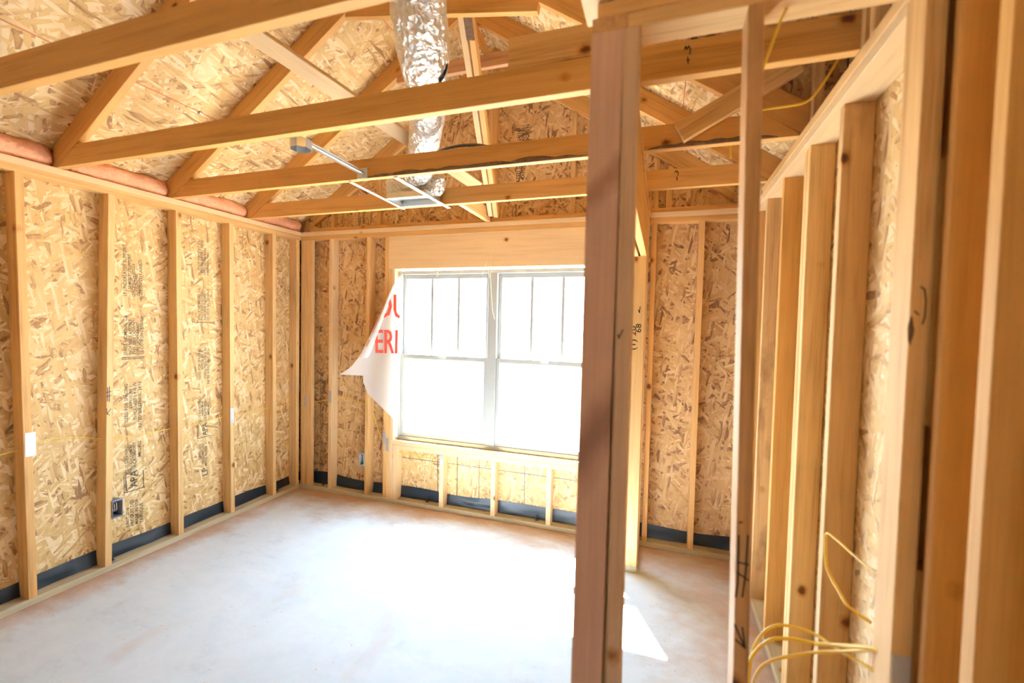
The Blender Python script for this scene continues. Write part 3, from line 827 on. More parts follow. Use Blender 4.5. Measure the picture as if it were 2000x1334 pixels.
for k, y in TRI.items():
    t = empty('roof_truss', (1.91, y + 0.019, H), labels[k], 'truss', 'roof trusses over the room')
    truss[k] = t
    xe = 3.04 if k == 1 else (3.80 if k == 2 else 3.655)
    ex = 3.04 if k == 1 else (3.80 if k == 2 else 3.815)
    prism('bottom_chord', t, [(0.004, y, H + 0.001), (ex, y, H + 0.001), (xe, y, H + 0.114), (0.174, y, H + 0.114)], (0, 0.038, 0), (1, 0, 0), M_TRUSS if k != 4 else M_TRUSS)
    rafter(t, y, 'L')
    if k in (3, 4):
        rafter(t, y, 'R')
    else:
        pts = [(0.40, 2.45 + 0.667 * 0.40), (1.909, 2.45 + 0.667 * 1.909), (1.909, ZR(1.909) - 0.001), (0.40, ZR(0.40) - 0.001)]
        prism('rafter', t, [(3.82 - a, y, b) for a, b in pts], (0, 0.038, 0), dR, M_TRUSS)
for yy in (-3.03, -3.64, -4.25, -4.86, -5.47, -6.08):
    pass
# ties and webs that show between the chords
board('collar_tie', truss[3], (1.46, -1.164, 3.443), (2.63, -1.164, 3.245), 0.089, 0.036, (0, 0, 1), M_TRUSS)
bx('collar_tie', truss[4], (1.40, 2.43), (-0.562, -0.526), (3.345, 3.434), 'x', M_ROSY)
board('web', truss[4], (1.965, -0.544, 3.70), (2.10, -0.544, 3.43), 0.045, 0.036, (1, 0, 0.4), M_STUD)
board('web', truss[4], (2.10, -0.544, 3.345), (2.36, -0.544, 2.57), 0.0, 0.0, (1, 0, 0), M_STUD) if False else None
bx('splice_plank', truss[2], (2.698, 3.80), (-1.841, -1.8035), (2.500, 2.668), 'x', M_STUD, 'paler plank nailed along the bottom chord') if False else None
bx('splice_plank', truss[2], (2.698, 3.06), (-1.8025, -1.7655), (2.565, 2.682), 'x', M_STUD, 'paler short plank sitting on the bottom chord')


def bark(parent, x0, x1, y, z0, hmax, label):
    n = int((x1 - x0) / 0.02); vs, fs = [], []
    for i in range(n + 1):
        x = x0 + (x1 - x0) * i / n
        h = hmax * (0.45 + 0.9 * abs(noise.noise(V((x * 6, 0.3, 0))))) * min(1, 6 * min(i, n - i) / n + 0.2)
        vs += [V((x, y - 0.0008, z0)), V((x, y - 0.0035 - 0.002 * noise.noise(V((x * 40, 1, 0))), z0 + h * 0.55)), V((x, y - 0.0008, z0 + h))]
    c = vs[0].copy()
    for i in range(n):
        for j in range(2):
            k = i * 3 + j
            fs.append((k, k + 1, k + 4, k + 3))
    return link('bark_edge', mesh('bark_edge', [v - c for v in vs], fs, M_BARK), Matrix.Translation(c), parent, label)


bark(truss[3], 1.55, 3.0, -1.183, H + 0.003, 0.026, 'ragged strip of bark on the lower edge')
bark(truss[3], 3.18, 3.72, -1.183, H + 0.003, 0.034, 'ragged strip of bark on the lower edge')
for tr, x, z, y in ((truss[2], 3.325, 2.512, -1.8036), (truss[4], 3.327, 2.518, -0.5636)):
    strokes('marking', tr, [[(x - 0.012, y, z + 0.022), (x - 0.010, y, z + 0.032), (x - 0.004, y, z + 0.022), (x, y, z + 0.032), (x + 0.006, y, z + 0.018), (x + 0.004, y, z + 0.004)], [(x - 0.004, y, z - 0.014), (x + 0.004, y, z - 0.014)], [(x - 0.002, y, z - 0.004), (x, y, z - 0.024)]], 0.004, (0, -1, 0), M_MARK, 'black scribbled layout mark')

gt = empty('gable_truss', (1.91, 0.06, H), 'studded gable frame against the shade-toned strand board above the window wall', 'truss')
bx('bottom_chord', gt, (0.085, 3.74), (0.030, 0.0885), (H + 0.001, H + 0.038), 'x', M_STUD)
for x0, x1 in ((0.30, 0.338), (0.80, 0.838), (1.872, 1.910), (1.911, 1.949), (2.562, 2.600), (3.180, 3.218), (3.27, 3.308)):
    xm = (x0 + x1) / 2
    zz = 2.45 + 0.667 * min(x0, 3.82 - x1) - 0.004
    bx('gable_stud', gt, (x0, x1), (0.051, 0.0885), (H + 0.0385, zz), 'z', M_STUD)
for side in 'LR':
    X = (lambda x: x) if side == 'L' else (lambda x: 3.82 - x)
    pts = [(0.10, 2.45 + 0.0667), (1.909, 2.45 + 0.667 * 1.909), (1.909, ZR(1.909) - 0.001), (0.10, ZR(0.10) - 0.001)]
    prism('rafter', gt, [(X(a), 0.050, b) for a, b in pts], (0, 0.038, 0), dL if side == 'L' else dR, M_TRUSS)

# posts and board over the right plate
ep = empty('end_post', (3.85, -1.18, H), 'doubled rough post standing on the right wall plate behind the second chord', 'post')
bx('ply', ep, (3.835, 3.873), (-1.222, -1.185), (H + 0.001, 3.29), 'z', M_WEATHER)
bx('ply', ep, (3.835, 3.873), (-1.183, -1.140), (H + 0.001, 2.50), 'z', M_STUD)
tag(bx('end_post', None, (3.832, 3.870), (-1.803, -1.765), (H + 0.001, 3.29), 'z', M_STUD), 'upright stud at the right end of the second chord, above the wall plate', 'post')
tag(bx('end_post', None, (3.93, 3.968), (-1.44, -1.40), (H + 0.001, 3.29), 'z', M_STUD), 'thin upright stud deep behind the right wall plate', 'post')

# ------------------------------------------------------------------ loose framing members in the roof
A0, A1 = V((1.395, -1.62, 2.97)), V((1.928, -0.276, 2.656))
dA = (A1 - A0)
tag(board('diagonal_brace', None, A0 - dA * 0.20, A1, 0.086, 0.036, (0.80, -0.30, 0.52), M_PALE), 'bright flat diagonal brace slanting down behind the second and third chords', 'brace')
B0, B1 = V((2.190, -1.10, 3.335)), V((1.965, -0.035, 2.50))
tb = empty('twin_brace', B1, 'pair of narrow slanting braces side by side, right of the foil duct', 'brace')
dB = B1 - B0
board('plank', tb, B0 - dB * 0.1 - V((0.026, 0, 0)), B1 - V((0.022, 0, 0)), 0.036, 0.05, (1, 0, 0), M_PALE)
board('plank', tb, B0 - dB * 0.1 + V((0.022, 0.006, 0)), B1 + V((0.022, 0.006, -0.01)), 0.036, 0.05, (1, 0, 0), M_STUD)
board('gusset', tb, B0 + dB * 0.005 + V((0.02, -0.034, -0.01)), B0 + dB * 0.11 + V((0.02, -0.034, -0.01)), 0.05, 0.002, (1, 0, 0), M_BARK, 'dark plate joining the two planks')
tag(bx('blocking', None, (1.885, 1.923), (-0.5245, -0.0005), (H + 0.001, H + 0.105), 'y', M_STUD), 'short board on edge between the last truss and the window wall plate', 'board')
tag(board('diagonal_brace', None, (3.318, -1.203, 2.505), (3.775, -1.203, 2.745), 0.089, 0.036, (0, 0, 1), M_STUD), 'slanting brace nailed across the third chord above the closet', 'brace')
tag(bx('overhead_board', None, (3.047, 3.13), (-3.35, -2.118), (2.4585, 2.495), 'y', M_PALE), 'bright flat board overhead, meeting the top of the near post', 'board')

# pink insulation along the eaves
bays = [(-2.365, -1.81), (-1.758, -1.19), (-1.138, -0.57), (-0.518, 0.02)]
names = ['pink insulation roll at the eave, behind the nearest chord', 'pink insulation roll at the eave, between the second and third chords', 'pink insulation roll at the eave, between the third and fourth chords', 'pink insulation roll at the eave in the far corner']
for (a, b), lab in zip(bays, names):
    path = [V((-0.068 + 0.01 * noise.noise(V((t * 3, a, 0))), a + (b - a) * t, 2.508)) for t in [i / 22 for i in range(23)]]

    def rad(i, ang, n, a=a):
        return 0.060 * (1 + 0.22 * noise.noise(V((math.cos(ang) * 1.3, math.sin(ang) * 1.3, i * 0.35 + a)))) * (0.86 if i in (0, n - 1) else 1)
    vs, fs = tube_geo(path, rad, 18)
    vs = [V((v.x, v.y, max(v.z, 2.451))) for v in vs]
    c = V((0, (a + b) / 2, 2.451))
    tag(link('insulation_roll', mesh('insulation_roll', [v - c for v in vs], fs, M_PINK, True), Matrix.Translation(c)), lab, 'insulation', 'pink insulation along the eaves')

# ------------------------------------------------------------------ foil duct, boot, ceiling box
dpts = [(2.47, -2.16, 3.28), (2.418, -2.042, 3.133), (2.325, -1.83, 2.877 + 0.02), (2.275, -1.70, 2.80), (2.21, -1.56, 2.725), (2.09, -1.33, 2.70), (1.98, -1.15, 2.705), (1.87, -0.98, 2.68), (1.77, -0.84, 2.63), (1.69, -0.76, 2.60)]
du = empty('foil_duct', (1.65, -0.66, 2.6), 'crinkled silver foil duct hanging down between the trusses', 'duct')
path = spline(dpts, 14)


def drad(i, ang, n):
    t = i / n
    r = 0.112 if t < 0.36 else 0.112 - 0.022 * min(1, (t - 0.36) / 0.1)
    if 0.43 < t < 0.455:
        r *= 0.80
    return r * (1 + 0.045 * noise.noise(V((math.cos(ang) * 2.4, math.sin(ang) * 2.4, i * 0.42))) + 0.035 * noise.noise(V((math.cos(ang) * 6, math.sin(ang) * 6, i * 0.9))))


vs, fs = tube_geo(path, drad, 40)
c = WM[du.name].translation
link('jacket', mesh('jacket', [v - c for v in vs], fs, M_FOIL, True), Matrix.Translation(c), du)
i0 = int(len(path) * 0.44)
vs, fs = tube_geo(path[i0 - 1:i0 + 2], 0.079, 28, caps=False)
link('band', mesh('band', [v - c for v in vs], fs, M_STRAP, True), Matrix.Translation(c), du, 'black band cinching the duct')
tag(tube('hanger_strap', None, [(2.31, -1.61, 2.675), (2.335, -1.615, 2.70), (2.350, -1.62, 2.735), (2.345, -1.63, 2.775)], 0.016, M_STRAP, 6, 6, 0.18), 'black strap holding the foil duct up', 'strap')
tag(tube('hanger_strap', None, [(2.02, -1.10, 2.592), (2.09, -1.10, 2.606), (2.17, -1.10, 2.612), (2.26, -1.10, 2.606), (2.33, -1.10, 2.59)], 0.020, M_STRAP, 6, 6, 0.2), 'black strap trailing behind the third chord beside the duct', 'strap')

rb = empty('register_boot', (1.62, -0.65, H), 'sheet metal register boot on two white hanger rails between the last chords', 'vent')
bz0, bz1 = H + 0.004, H + 0.042
X0, X1, Y0, Y1 = 1.47, 1.775, -0.775, -0.575
for nm, a in (('side', ((X0, X0 + 0.003), (Y0, Y1), (bz0, bz1))), ('side', ((X1 - 0.003, X1), (Y0, Y1), (bz0, bz1))), ('side', ((X0, X1), (Y0, Y0 + 0.003), (bz0, bz1))), ('side', ((X0, X1), (Y1 - 0.003, Y1), (bz0, bz1)))):
    bx(nm, rb, *a, 'z', M_STEEL, c=0.0005)
bx('lid', rb, (X0, X1), (Y0, Y1), (bz1, bz1 + 0.003), 'x', M_STEEL, c=0.0005)
bx('flange', rb, (X0 - 0.012, X1 + 0.012), (Y0 - 0.012, Y0), (bz0 - 0.002, bz0 + 0.003), 'x', M_WHITEST, c=0.0005)
bx('flange', rb, (X0 - 0.012, X1 + 0.012), (Y1, Y1 + 0.01), (bz0 - 0.002, bz0 + 0.003), 'x', M_WHITEST, c=0.0005)
board('hanger_rail', rb, (1.488, -1.17, H - 0.004), (1.455, -0.535, H - 0.004), 0.02, 0.007, (1, 0, 0), M_WHITEST, 'white hanger rail')
board('hanger_rail', rb, (1.800, -1.17, H - 0.004), (1.795, -0.485, H - 0.004), 0.026, 0.007, (1, 0, 0), M_WHITEST, 'white hanger rail')
# foil sleeve over the boot
path = spline([(1.425, -0.66, 2.568), (1.50, -0.67, 2.568), (1.60, -0.68, 2.566), (1.70, -0.68, 2.560), (1.79, -0.68, 2.55), (1.835, -0.68, 2.535)], 6)
vs, fs = tube_geo(path, lambda i, a, n: 0.066 * (0.72 if i in (0, n - 1) else 1) * (1 + 0.12 * noise.noise(V((math.cos(a) * 2.5, math.sin(a) * 2.5, i * 0.5)))), 28)
c = WM[rb.name].translation
link('sleeve', mesh('sleeve', [v - c for v in vs], fs, M_FOIL, True), Matrix.Translation(c), rb, 'crumpled foil sleeve')

jb = empty('ceiling_box', (1.60, -1.68, H), 'galvanised ceiling box on a sliding bar between the second and third chords', 'electrical box')
cx_, cy2, R_ = 1.60, -1.665, 0.052
vs, fs = [], []
for z, r in ((H - 0.012, R_), (H - 0.012, R_ - 0.003), (H + 0.028, R_ - 0.003), (H + 0.03, R_), ):
    for k in range(8):
        a = math.pi / 8 + k * math.pi / 4
        vs.append(V((math.cos(a) * r, math.sin(a) * r, z - H)))
vs.append(V((0, 0, 0.029)))
for q in range(3):
    for k in range(8):
        fs.append((q * 8 + k, q * 8 + (k + 1) % 8, (q + 1) * 8 + (k + 1) % 8, (q + 1) * 8 + k))
for k in range(8):
    fs.append((k, 24 + k, 24 + (k + 1) % 8, (k + 1) % 8)); fs.append((24 + k, 32, 24 + (k + 1) % 8))
link('housing', mesh('housing', vs, fs, M_STEEL), Matrix.Translation((cx_, cy2, H)), jb)
board('bar', jb, (1.60, -1.765, H + 0.030), (1.588, -1.19, H + 0.030), 0.028, 0.012, (1, 0, 0), M_STEEL, 'sliding steel bar')
board('bar', jb, (1.60, -1.70, H + 0.044), (1.588, -1.19, H + 0.044), 0.018, 0.008, (1, 0, 0), M_STEEL)
bx('bracket', jb, (1.553, 1.623), (-1.19, -1.184), (H + 0.001, H + 0.06), 'z', M_STEEL, 'toothed end bracket nailed to the chord', c=0.0008)
bx('bracket', jb, (1.56, 1.64), (-1.7645, -1.760), (H + 0.001, H + 0.05), 'z', M_STEEL, c=0.0008)

# ------------------------------------------------------------------ window
wi = empty('window_1', (1.94, 0.06, 0.57), kind='structure')
FX0, FX1, FZ0, FZ1 = 1.042, 2.838, 0.572, 2.072
MX0, MX1 = 1.897, 1.977
fy = (0.052, 0.118)
bx('frame', wi, (FX0, FX0 + 0.028), fy, (FZ0, FZ1), 'z', M_VINYL)
bx('frame', wi, (FX1 - 0.028, FX1), fy, (FZ0, FZ1), 'z', M_VINYL)
bx('frame', wi, (FX0 + 0.0285, FX1 - 0.0285), fy, (FZ1 - 0.03, FZ1), 'x', M_VINYL)
bx('frame', wi, (FX0 + 0.0285, FX1 - 0.0285), fy, (FZ0, FZ0 + 0.032), 'x', M_VINYL)
bx('mullion', wi, (MX0, MX1), (0.050, 0.118), (FZ0 + 0.0325, FZ1 - 0.0305), 'z', M_VINYL)
for a, b in ((FX0 + 0.0285, MX0 - 0.0005), (MX1 + 0.0005, FX1 - 0.0285)):
    for part, (y0, y1), (z0, z1) in (('upper_sash', (0.088, 0.112), (1.292, FZ1 - 0.031)), ('lower_sash', (0.058, 0.084), (FZ0 + 0.033, 1.338))):
        st = 0.030
        s = bx(part, wi, (a + 0.0005, a + st), (y0, y1), (z0, z1), 'z', M_VINYL)
        bx('stile', s, (b - st, b - 0.0005), (y0, y1), (z0, z1), 'z', M_VINYL)
        bx('rail', s, (a + st, b - st), (y0, y1), (z1 - 0.036, z1), 'x', M_VINYL)
        bx('rail', s, (a + st, b - st), (y0, y1), (z0, z0 + (0.036 if part == 'upper_sash' else 0.030)), 'x', M_VINYL)
        ym = (y0 + y1) / 2
        bx('pane', s, (a + st, b - st), (ym - 0.002, ym + 0.002), (z0 + 0.03, z1 - 0.036), 'z', M_GLASS, c=0.0)
        if part == 'upper_sash':
            for f in (1 / 3, 2 / 3):
                xm = a + st + (b - a - 2 * st) * f
                bx('muntin', s, (xm - 0.011, xm + 0.011), (ym - 0.009, ym - 0.003), (z0 + 0.036, z1 - 0.036), 'z', M_VINYL, c=0.001)
        else:
            bx('sash_lock', s, ((a + b) / 2 - 0.03, (a + b) / 2 + 0.03), (y0 - 0.012, y0 - 0.0005), (z1 - 0.02, z1 - 0.008), 'x', M_VINYL)

# ------------------------------------------------------------------ house wrap flap with its red print
OUT = [(2.022, 1.085), (1.939, 1.030), (1.86, 0.990), (1.635, 0.905), (1.429, 0.812), (1.336, 0.772), (1.218, 0.695), (1.160, 0.625), (1.150, 0.600), (1.146, 0.690), (1.140, 0.782), (1.085, 0.780), (0.972, 0.818), (0.867, 0.942), (0.784, 1.030), (0.714, 1.072), (0.60, 1.062)]


def left_x(z):
    for (z1, x1), (z0, x0) in zip(OUT, OUT[1:]):
        if z0 <= z <= z1:
            return x0 + (x1 - x0) * (z - z0) / max(1e-6, z1 - z0)
    return OUT[-1][1]


def right_x(z):
    return 1.098 - 0.018 * (2.02 - z) / 1.4


def wy(x, z):
    t = max(0.0, (1.09 - x) / 0.5)
    return 0.030 - 0.16 * t - 0.03 * math.sin(t * 6 + z * 2) * t - 0.012 * noise.noise(V((x * 5, z * 3, 0.4))) - 0.03


zs = [2.022 - i * (2.022 - 0.60) / 90 for i in range(91)] + [1.152, 1.1495, 1.1465, 1.1405, 1.139]
zs = sorted(zs, reverse=True)
NC = 14
vs, fs = [], []
for z in zs:
    l, r = left_x(z), right_x(z)
    for j in range(NC + 1):
        x = l + (r - l) * j / NC
        vs.append(V((x, wy(x, z), z)))
for i in range(len(zs) - 1):
    for j in range(NC):
        k = i * (NC + 1) + j
        fs.append((k, k + 1, k + NC + 2, k + NC + 1))
hwc = V((1.07, 0.0, 1.3))
hw = link('house_wrap', mesh('house_wrap', [v - hwc for v in vs], fs, M_WRAP, True), Matrix.Translation(hwc))
tag(hw, 'loose flap of white house wrap with red lettering, hanging left of the window', 'house wrap')


def wrap_text(body, x0, z0, size, st, mat, name='lettering', label='large red letters', clipl=0.004, off=0.003):
    a, f = text_geo(body, size)
    bm = bmesh.new()
    V_ = [bm.verts.new((p.x * st + x0, 0, p.y + z0)) for p in a]
    for q in f:
        try:
            bm.faces.new([V_[i] for i in q])
        except ValueError:
            pass
    bmesh.ops.bisect_plane(bm, geom=list(bm.verts) + list(bm.edges) + list(bm.faces), plane_co=(1.086, 0, 0), plane_no=(1, 0, 0), clear_outer=True)
    for zc in [z0 + size * k / 14 for k in range(-2, 14)]:
        bmesh.ops.bisect_plane(bm, geom=list(bm.verts) + list(bm.edges) + list(bm.faces), plane_co=(0, 0, zc), plane_no=(0, 0, 1))
    dead = [g for g in bm.faces if any(v.co.x < left_x(v.co.z) + clipl for v in g.verts)]
    bmesh.ops.delete(bm, geom=dead, context='FACES')
    for v in bm.verts:
        v.co.y = wy(v.co.x, v.co.z) - off
        v.co -= hwc
    me = bpy.data.meshes.new(name); bm.to_mesh(me); bm.free(); me.materials.append(mat)
    return link(name, me, Matrix.Translation(hwc), hw, label)


def thick(body, x0, z0, size, st, mat):
    for k, dx in enumerate((0.0, 0.008, 0.016)):
        yield


for dx in (0, 0.006):
    wrap_text("ERI", 0.868 + dx, 1.345, 0.30, 0.52, M_REDINK, off=0.003 + dx * 0.02)
    wrap_text("OU", 0.868 + dx, 1.655, 0.30, 0.62, M_REDINK, off=0.003 + dx * 0.02)
# turned-back hem: strip of film folded towards the room along the slanting edge
vs, fs = [], []
zz = [1.93 - i * (1.93 - 1.30) / 40 for i in range(41)]
for z in zz:
    l = left_x(z); w_ = 0.018 + 0.085 * (1.93 - z)
    for j in range(5):
        x = l + w_ * j / 4
        vs.append(V((x, wy(x, z) - 0.006 - 0.010 * math.sin(math.pi * j / 4), z)))
for i in range(40):
    for j in range(4):
        k = i * 5 + j
        fs.append((k, k + 1, k + 6, k + 5))
fold = link('fold', mesh('fold', [v - hwc for v in vs], fs, M_WRAP, True), Matrix.Translation(hwc), hw, 'edge folded back, red print showing through')
for za, zb in ((1.80, 1.60), (1.62, 1.52), (1.46, 1.40)):
    vs, fs = [], []
    for i in range(13):
        z = za + (zb - za) * i / 12; l = left_x(z); w_ = 0.018 + 0.085 * (1.93 - z)
        for f in (0.12, 0.42):
            x = l + w_ * f
            vs.append(V((x, wy(x, z) - 0.006 - 0.010 * math.sin(math.pi * f) - 0.002, z)))
    for i in range(12):
        fs.append((i * 2, i * 2 + 1, i * 2 + 3, i * 2 + 2))
    link('stripe', mesh('stripe', [v - hwc for v in vs], fs, M_REDINK2), Matrix.Translation(hwc), fold)

# ------------------------------------------------------------------ electrical: outlet boxes, nail plates, cables
def outlet(loc, nrm, side, lab, mat, w=0.058, h=0.105, d=0.06):
    """open box fixed to a stud's flank; nrm points into the room, side away from the stud"""
    n, s, u = V(nrm), V(side), V((0, 0, 1)); c = V(loc)
    t = empty('outlet_box', c, lab, 'electrical box')
    th = 0.003
    def part(nm, a, b, m=mat, **k):
        lo, hi = c + s * a[0] + n * a[1] + u * a[2], c + s * b[0] + n * b[1] + u * b[2]
        return bx(nm, t, *[(min(lo[i], hi[i]), max(lo[i], hi[i])) for i in range(3)], 'z', m, c=0.0008, **k)
    part('wall', (0, -d, 0), (th, 0.012, h)); part('wall', (w - th, -d, 0), (w, 0.012, h))
    part('wall', (0, -d, 0), (w, 0.012, th)); part('wall', (0, -d, h - th), (w, 0.012, h)); part('back', (0, -d, 0), (w, -d + th, h))
    part('lug', (0, 0.008, h - 0.002), (w, 0.013, h + 0.008)); part('lug', (0, 0.008, -0.006), (w, 0.013, 0.002))
    for k in range(3):
        a = 0.014 + 0.011 * k
        tube('wire', t, [c + s * a + n * (-d + 0.01) + u * 0.02, c + s * (a + 0.004) + n * (-0.02) + u * (0.035), c + s * (a - 0.003) + n * (-0.008) + u * (0.06 + 0.01 * k), c + s * (a + 0.004) + n * (-0.03) + u * 0.085], 0.0022, M_CABLEW, 6, 5)
    return t


outlet((-0.004, -1.558, 0.335), (1, 0, 0), (0, 1, 0), 'grey-blue outlet box with bent wires low on the left wall', M_BOX)
outlet((0.734, 0.004, 0.305), (0, -1, 0), (-1, 0, 0), 'pale outlet box low on the window wall beside a stud', M_BOXB, w=0.05)


def plate(X, Y, Z, lab):
    ax = 'z'
    o = tag(bx('nail_plate', None, X, Y, Z, ax, M_PLATE, c=0.0004), lab, 'nail plate', 'steel nail plates on the studs')
    return o


plate((0.0002, 0.0018), (-1.957, -1.913), (0.838, 0.968), 'bright steel nail plate on the nearest left wall stud')
bpy.data.objects['nail_plate'].data = bpy.data.objects['nail_plate'].data.copy(); bpy.data.objects['nail_plate'].data.materials[0] = M_STEEL
plate((0.0002, 0.0018), (-0.737, -0.704), (0.775, 0.897), 'steel nail plate on the left wall stud beside the narrower print')
plate((0.042, 0.068), (-0.0018, -0.0002), (0.79, 0.905), 'grey nail plate on the flat corner stud')
plate((0.327, 0.361), (-0.0018, -0.0002), (0.852, 0.965), 'grey nail plate on the pale stud next to the corner')
plate((0.927, 0.958), (-0.0018, -0.0002), (0.53, 0.640), 'upper grey nail plate beside the window jamb')
plate((0.958, 0.990), (-0.0018, -0.0002), (0.465, 0.582), 'lower grey nail plate beside the window jamb')
plate((1.500, 1.534), (-0.0018, -0.0002), (0.40, 0.490), 'grey nail plate on the short stud under the window')
plate((3.783, 3.817), (YW - 0.0018, YW - 0.0002), (0.79, 0.905), 'dull grey nail plate at the foot of the pale-edged stud')


def cable(pts, lab, rad=0.0042, mat=M_CABLE, flat=0.62, n=8):
    return tag(tube('cable', None, pts, rad, mat, 8, n, flat), lab, 'cable', 'yellow electrical cables')


cable([(-0.05, -2.45, 0.86), (-0.055, -2.2, 0.845), (-0.052, -2.02, 0.866), (-0.05, -1.93, 0.872), (-0.055, -1.86, 0.898), (-0.065, -1.71, 0.882), (-0.055, -1.60, 0.850), (-0.06, -1.49, 0.828), (-0.066, -1.33, 0.817), (-0.055, -1.14, 0.818), (-0.062, -1.02, 0.812), (-0.055, -0.72, 0.825), (-0.066, -0.55, 0.822), (-0.055, -0.31, 0.826), (-0.066, -0.15, 0.815), (-0.06, 0.0, 0.82)],
      'yellow cable threaded through the studs of the left wall')
cable([(0.10, 0.05, 0.83), (0.16, 0.055, 0.842), (0.25, 0.06, 0.858), (0.345, 0.05, 0.882), (0.42, 0.058, 0.900), (0.52, 0.06, 0.895), (0.63, 0.055, 0.868), (0.752, 0.05, 0.83), (0.80, 0.05, 0.75), (0.85, 0.052, 0.62), (0.90, 0.055, 0.52), (0.955, 0.05, 0.50)],
      'yellow cable threaded through the window wall studs beside the corner')
cable([(1.02, 0.045, 0.46), (1.12, 0.05, 0.452), (1.25, 0.06, 0.435), (1.40, 0.055, 0.430), (1.515, 0.045, 0.430)], 'yellow cable under the window sill between short studs', 0.0035)
cable([(3.540, -2.165, 2.44), (3.527, -2.165, 2.385), (3.512, -2.16, 2.345), (3.490, -2.10, 2.27), (3.47, -2.05, 2.20)], 'yellow cable hanging from a hole in the closet front plate')
cable([(3.555, -1.6, 2.390), (3.585, -1.6, 2.398), (3.664, -1.6, 2.400), (3.717, -1.6, 2.407), (3.753, -1.6, 2.445), (3.804, -1.6, 2.535), (3.84, -1.60, 2.62)], 'yellow cable sagging under the second chord above the closet', 0.0055)
cable([(3.569, -0.9, 2.57), (3.569, -0.9, 2.527), (3.572, -0.9, 2.478)], 'short yellow cable end dangling behind the third chord', 0.006)
cable([(3.80, -2.34, 2.62), (3.80, -2.2, 2.60), (3.803, -2.05, 2.57)], 'short yellow cable poking over the right wall plate', 0.005) if False else None
cable([(3.850, -1.93, 0.815), (3.805, -1.905, 0.836), (3.795, -1.86, 0.852), (3.785, -1.79, 0.882), (3.785, -1.765, 0.944), (3.785, -1.772, 0.985), (3.79, -1.829, 0.995), (3.80, -1.975, 1.004), (3.812, -2.06, 1.012), (3.83, -2.112, 1.02)], 'yellow cable looping out between the weathered stud and the pale-edged stud', 0.0045)
E0 = [(3.80, -2.16, 0.858), (3.779, -2.13, 0.863)]
cable(E0 + [(3.745, -2.04, 0.800), (3.70, -1.99, 0.760), (3.645, -1.97, 0.745), (3.595, -1.97, 0.728), (3.555, -1.97, 0.675), (3.537, -1.97, 0.60), (3.530, -1.97, 0.45), (3.53, -1.97, 0.25), (3.53, -1.96, 0.012)], 'thicker yellow cable bending over beside the marked stud, upper of the bundle', 0.0062)
cable([(3.80, -2.155, 0.862), (3.779, -2.125, 0.855), (3.74, -2.05, 0.79), (3.69, -2.02, 0.752), (3.64, -2.01, 0.722), (3.595, -2.00, 0.690), (3.566, -1.99, 0.645), (3.552, -1.99, 0.58), (3.548, -1.99, 0.4), (3.55, -1.99, 0.2), (3.55, -1.98, 0.012)], 'yellow cable bending over beside the marked stud, inner of the bundle', 0.0056)
cable([(3.80, -2.14, 0.80), (3.779, -2.12, 0.806), (3.74, -2.02, 0.776), (3.70, -1.95, 0.765), (3.62, -1.93, 0.752), (3.57, -1.94, 0.700), (3.553, -1.95, 0.62), (3.545, -1.95, 0.4), (3.545, -1.95, 0.2), (3.56, -1.93, 0.012)], 'yellow cable bending over beside the marked stud, lowest where it leaves the wall', 0.0050)

# white ties at the head of the window
tie = empty('window_tie', (1.93, 0.03, 2.08), 'thin white plastic ties dangling at the head of the window mullion', 'tie')
for pts in ([(1.905, 0.018, 2.21), (1.903, 0.02, 2.10), (1.915, 0.025, 2.0)], [(1.937, -0.004, 2.25), (1.936, -0.006, 2.08), (1.945, 0.0, 1.86), (1.965, -0.01, 1.72), (1.985, -0.012, 1.66)], [(1.86, -0.004, 2.02), (1.89, -0.006, 2.10), (1.915, -0.008, 2.16)], [(1.93, -0.006, 2.10), (1.955, -0.012, 2.04)], [(1.44, 0.03, 2.065), (1.445, 0.02, 2.03), (1.43, 0.02, 2.015)]):
    tube('strand', tie, pts, 0.0024, M_CABLEW, 6, 6)

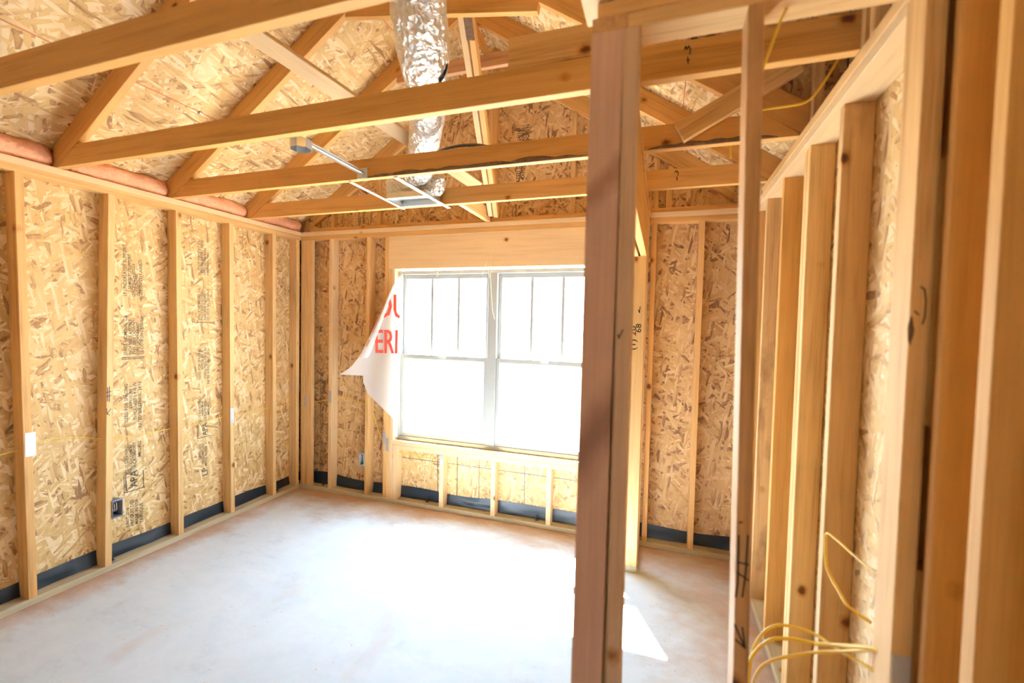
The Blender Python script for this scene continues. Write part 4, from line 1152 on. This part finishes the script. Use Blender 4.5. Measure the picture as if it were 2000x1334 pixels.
# anchor bolts on the plates
for (x, y), lab in (((-0.045, -1.535), 'dark anchor bolt in the left bottom plate beside the second stud'), ((-0.045, -0.235), 'dark anchor bolt in the left bottom plate near the corner'), ((0.235, 0.045), 'anchor bolt in the bottom plate next to the corner of the window wall'), ((1.36, 0.05), 'anchor bolt in the bottom plate under the left window'), ((2.36, 0.05), 'anchor bolt in the bottom plate under the right window')):
    b = empty('anchor_bolt', (x, y, 0.038), lab, 'bolt', 'anchor bolts in the bottom plates')
    vs, fs = tube_geo([V((0, 0, 0.0)), V((0, 0, 0.045))], 0.006, 10)
    link('shank', mesh('shank', vs, fs, M_STRAP, True), Matrix.Translation((x, y, 0.038)), b)
    vs, fs = tube_geo([V((0, 0, 0.004)), V((0, 0, 0.014))], 0.011, 6)
    link('nut', mesh('nut', vs, fs, M_STRAP), Matrix.Translation((x, y, 0.038)), b)
    vs, fs = tube_geo([V((0, 0, 0.0004)), V((0, 0, 0.004))], 0.019, 12)
    link('washer', mesh('washer', vs, fs, M_PLATE), Matrix.Translation((x, y, 0.038)), b)

# shavings and chips on the plates and slab
vs, fs = [], []
rs = random.Random(11)


def flake(x, y, z, s):
    a = rs.uniform(0, 6.28); c_, s_ = math.cos(a), math.sin(a); l, w_ = s * rs.uniform(0.6, 1.4), s * rs.uniform(0.2, 0.5); h = s * 0.35
    k = len(vs)
    for u, v, hh in ((-l, -w_, 0.0006), (-l, w_, 0.001), (0, -w_, h), (0, w_, h * 0.9), (l, -w_, 0.0006), (l, w_, 0.0012)):
        vs.append(V((x + u * c_ - v * s_, y + u * s_ + v * c_, z + hh)))
    fs.append((k, k + 2, k + 3, k + 1)); fs.append((k + 2, k + 4, k + 5, k + 3))


for i in range(900):
    flake(rs.uniform(-0.085, -0.004), rs.uniform(-2.6, -0.02), 0.0385, 0.004)
for i in range(900):
    flake(rs.uniform(0.03, 3.8), rs.uniform(0.004, 0.08), 0.0385, 0.004)
for i in range(700):
    flake(abs(rs.gauss(0, 0.04)) + 0.004, rs.uniform(-2.6, -0.05), 0, 0.004)
for i in range(500):
    flake(rs.uniform(0.1, 3.8), -abs(rs.gauss(0, 0.05)) - 0.004, 0, 0.004)
for i in range(90):
    flake(rs.uniform(0.1, 2.2), rs.uniform(-2.0, -0.2), 0, 0.005)
for i in range(120):
    flake(rs.uniform(3.25, 3.80), rs.uniform(-1.9, -0.1), 0, 0.0045)
for i in range(60):
    flake(rs.uniform(RW + 0.005, RW + 0.08), rs.uniform(-1.6, -0.2), 0.0385, 0.005)
sd = link('sawdust', mesh('sawdust', vs, fs, M_SHAV), Matrix.Identity(4))
sd['kind'] = 'stuff'; sd['label'] = 'reddish wood shavings scattered along the bottom plates and slab'; sd['category'] = 'sawdust'
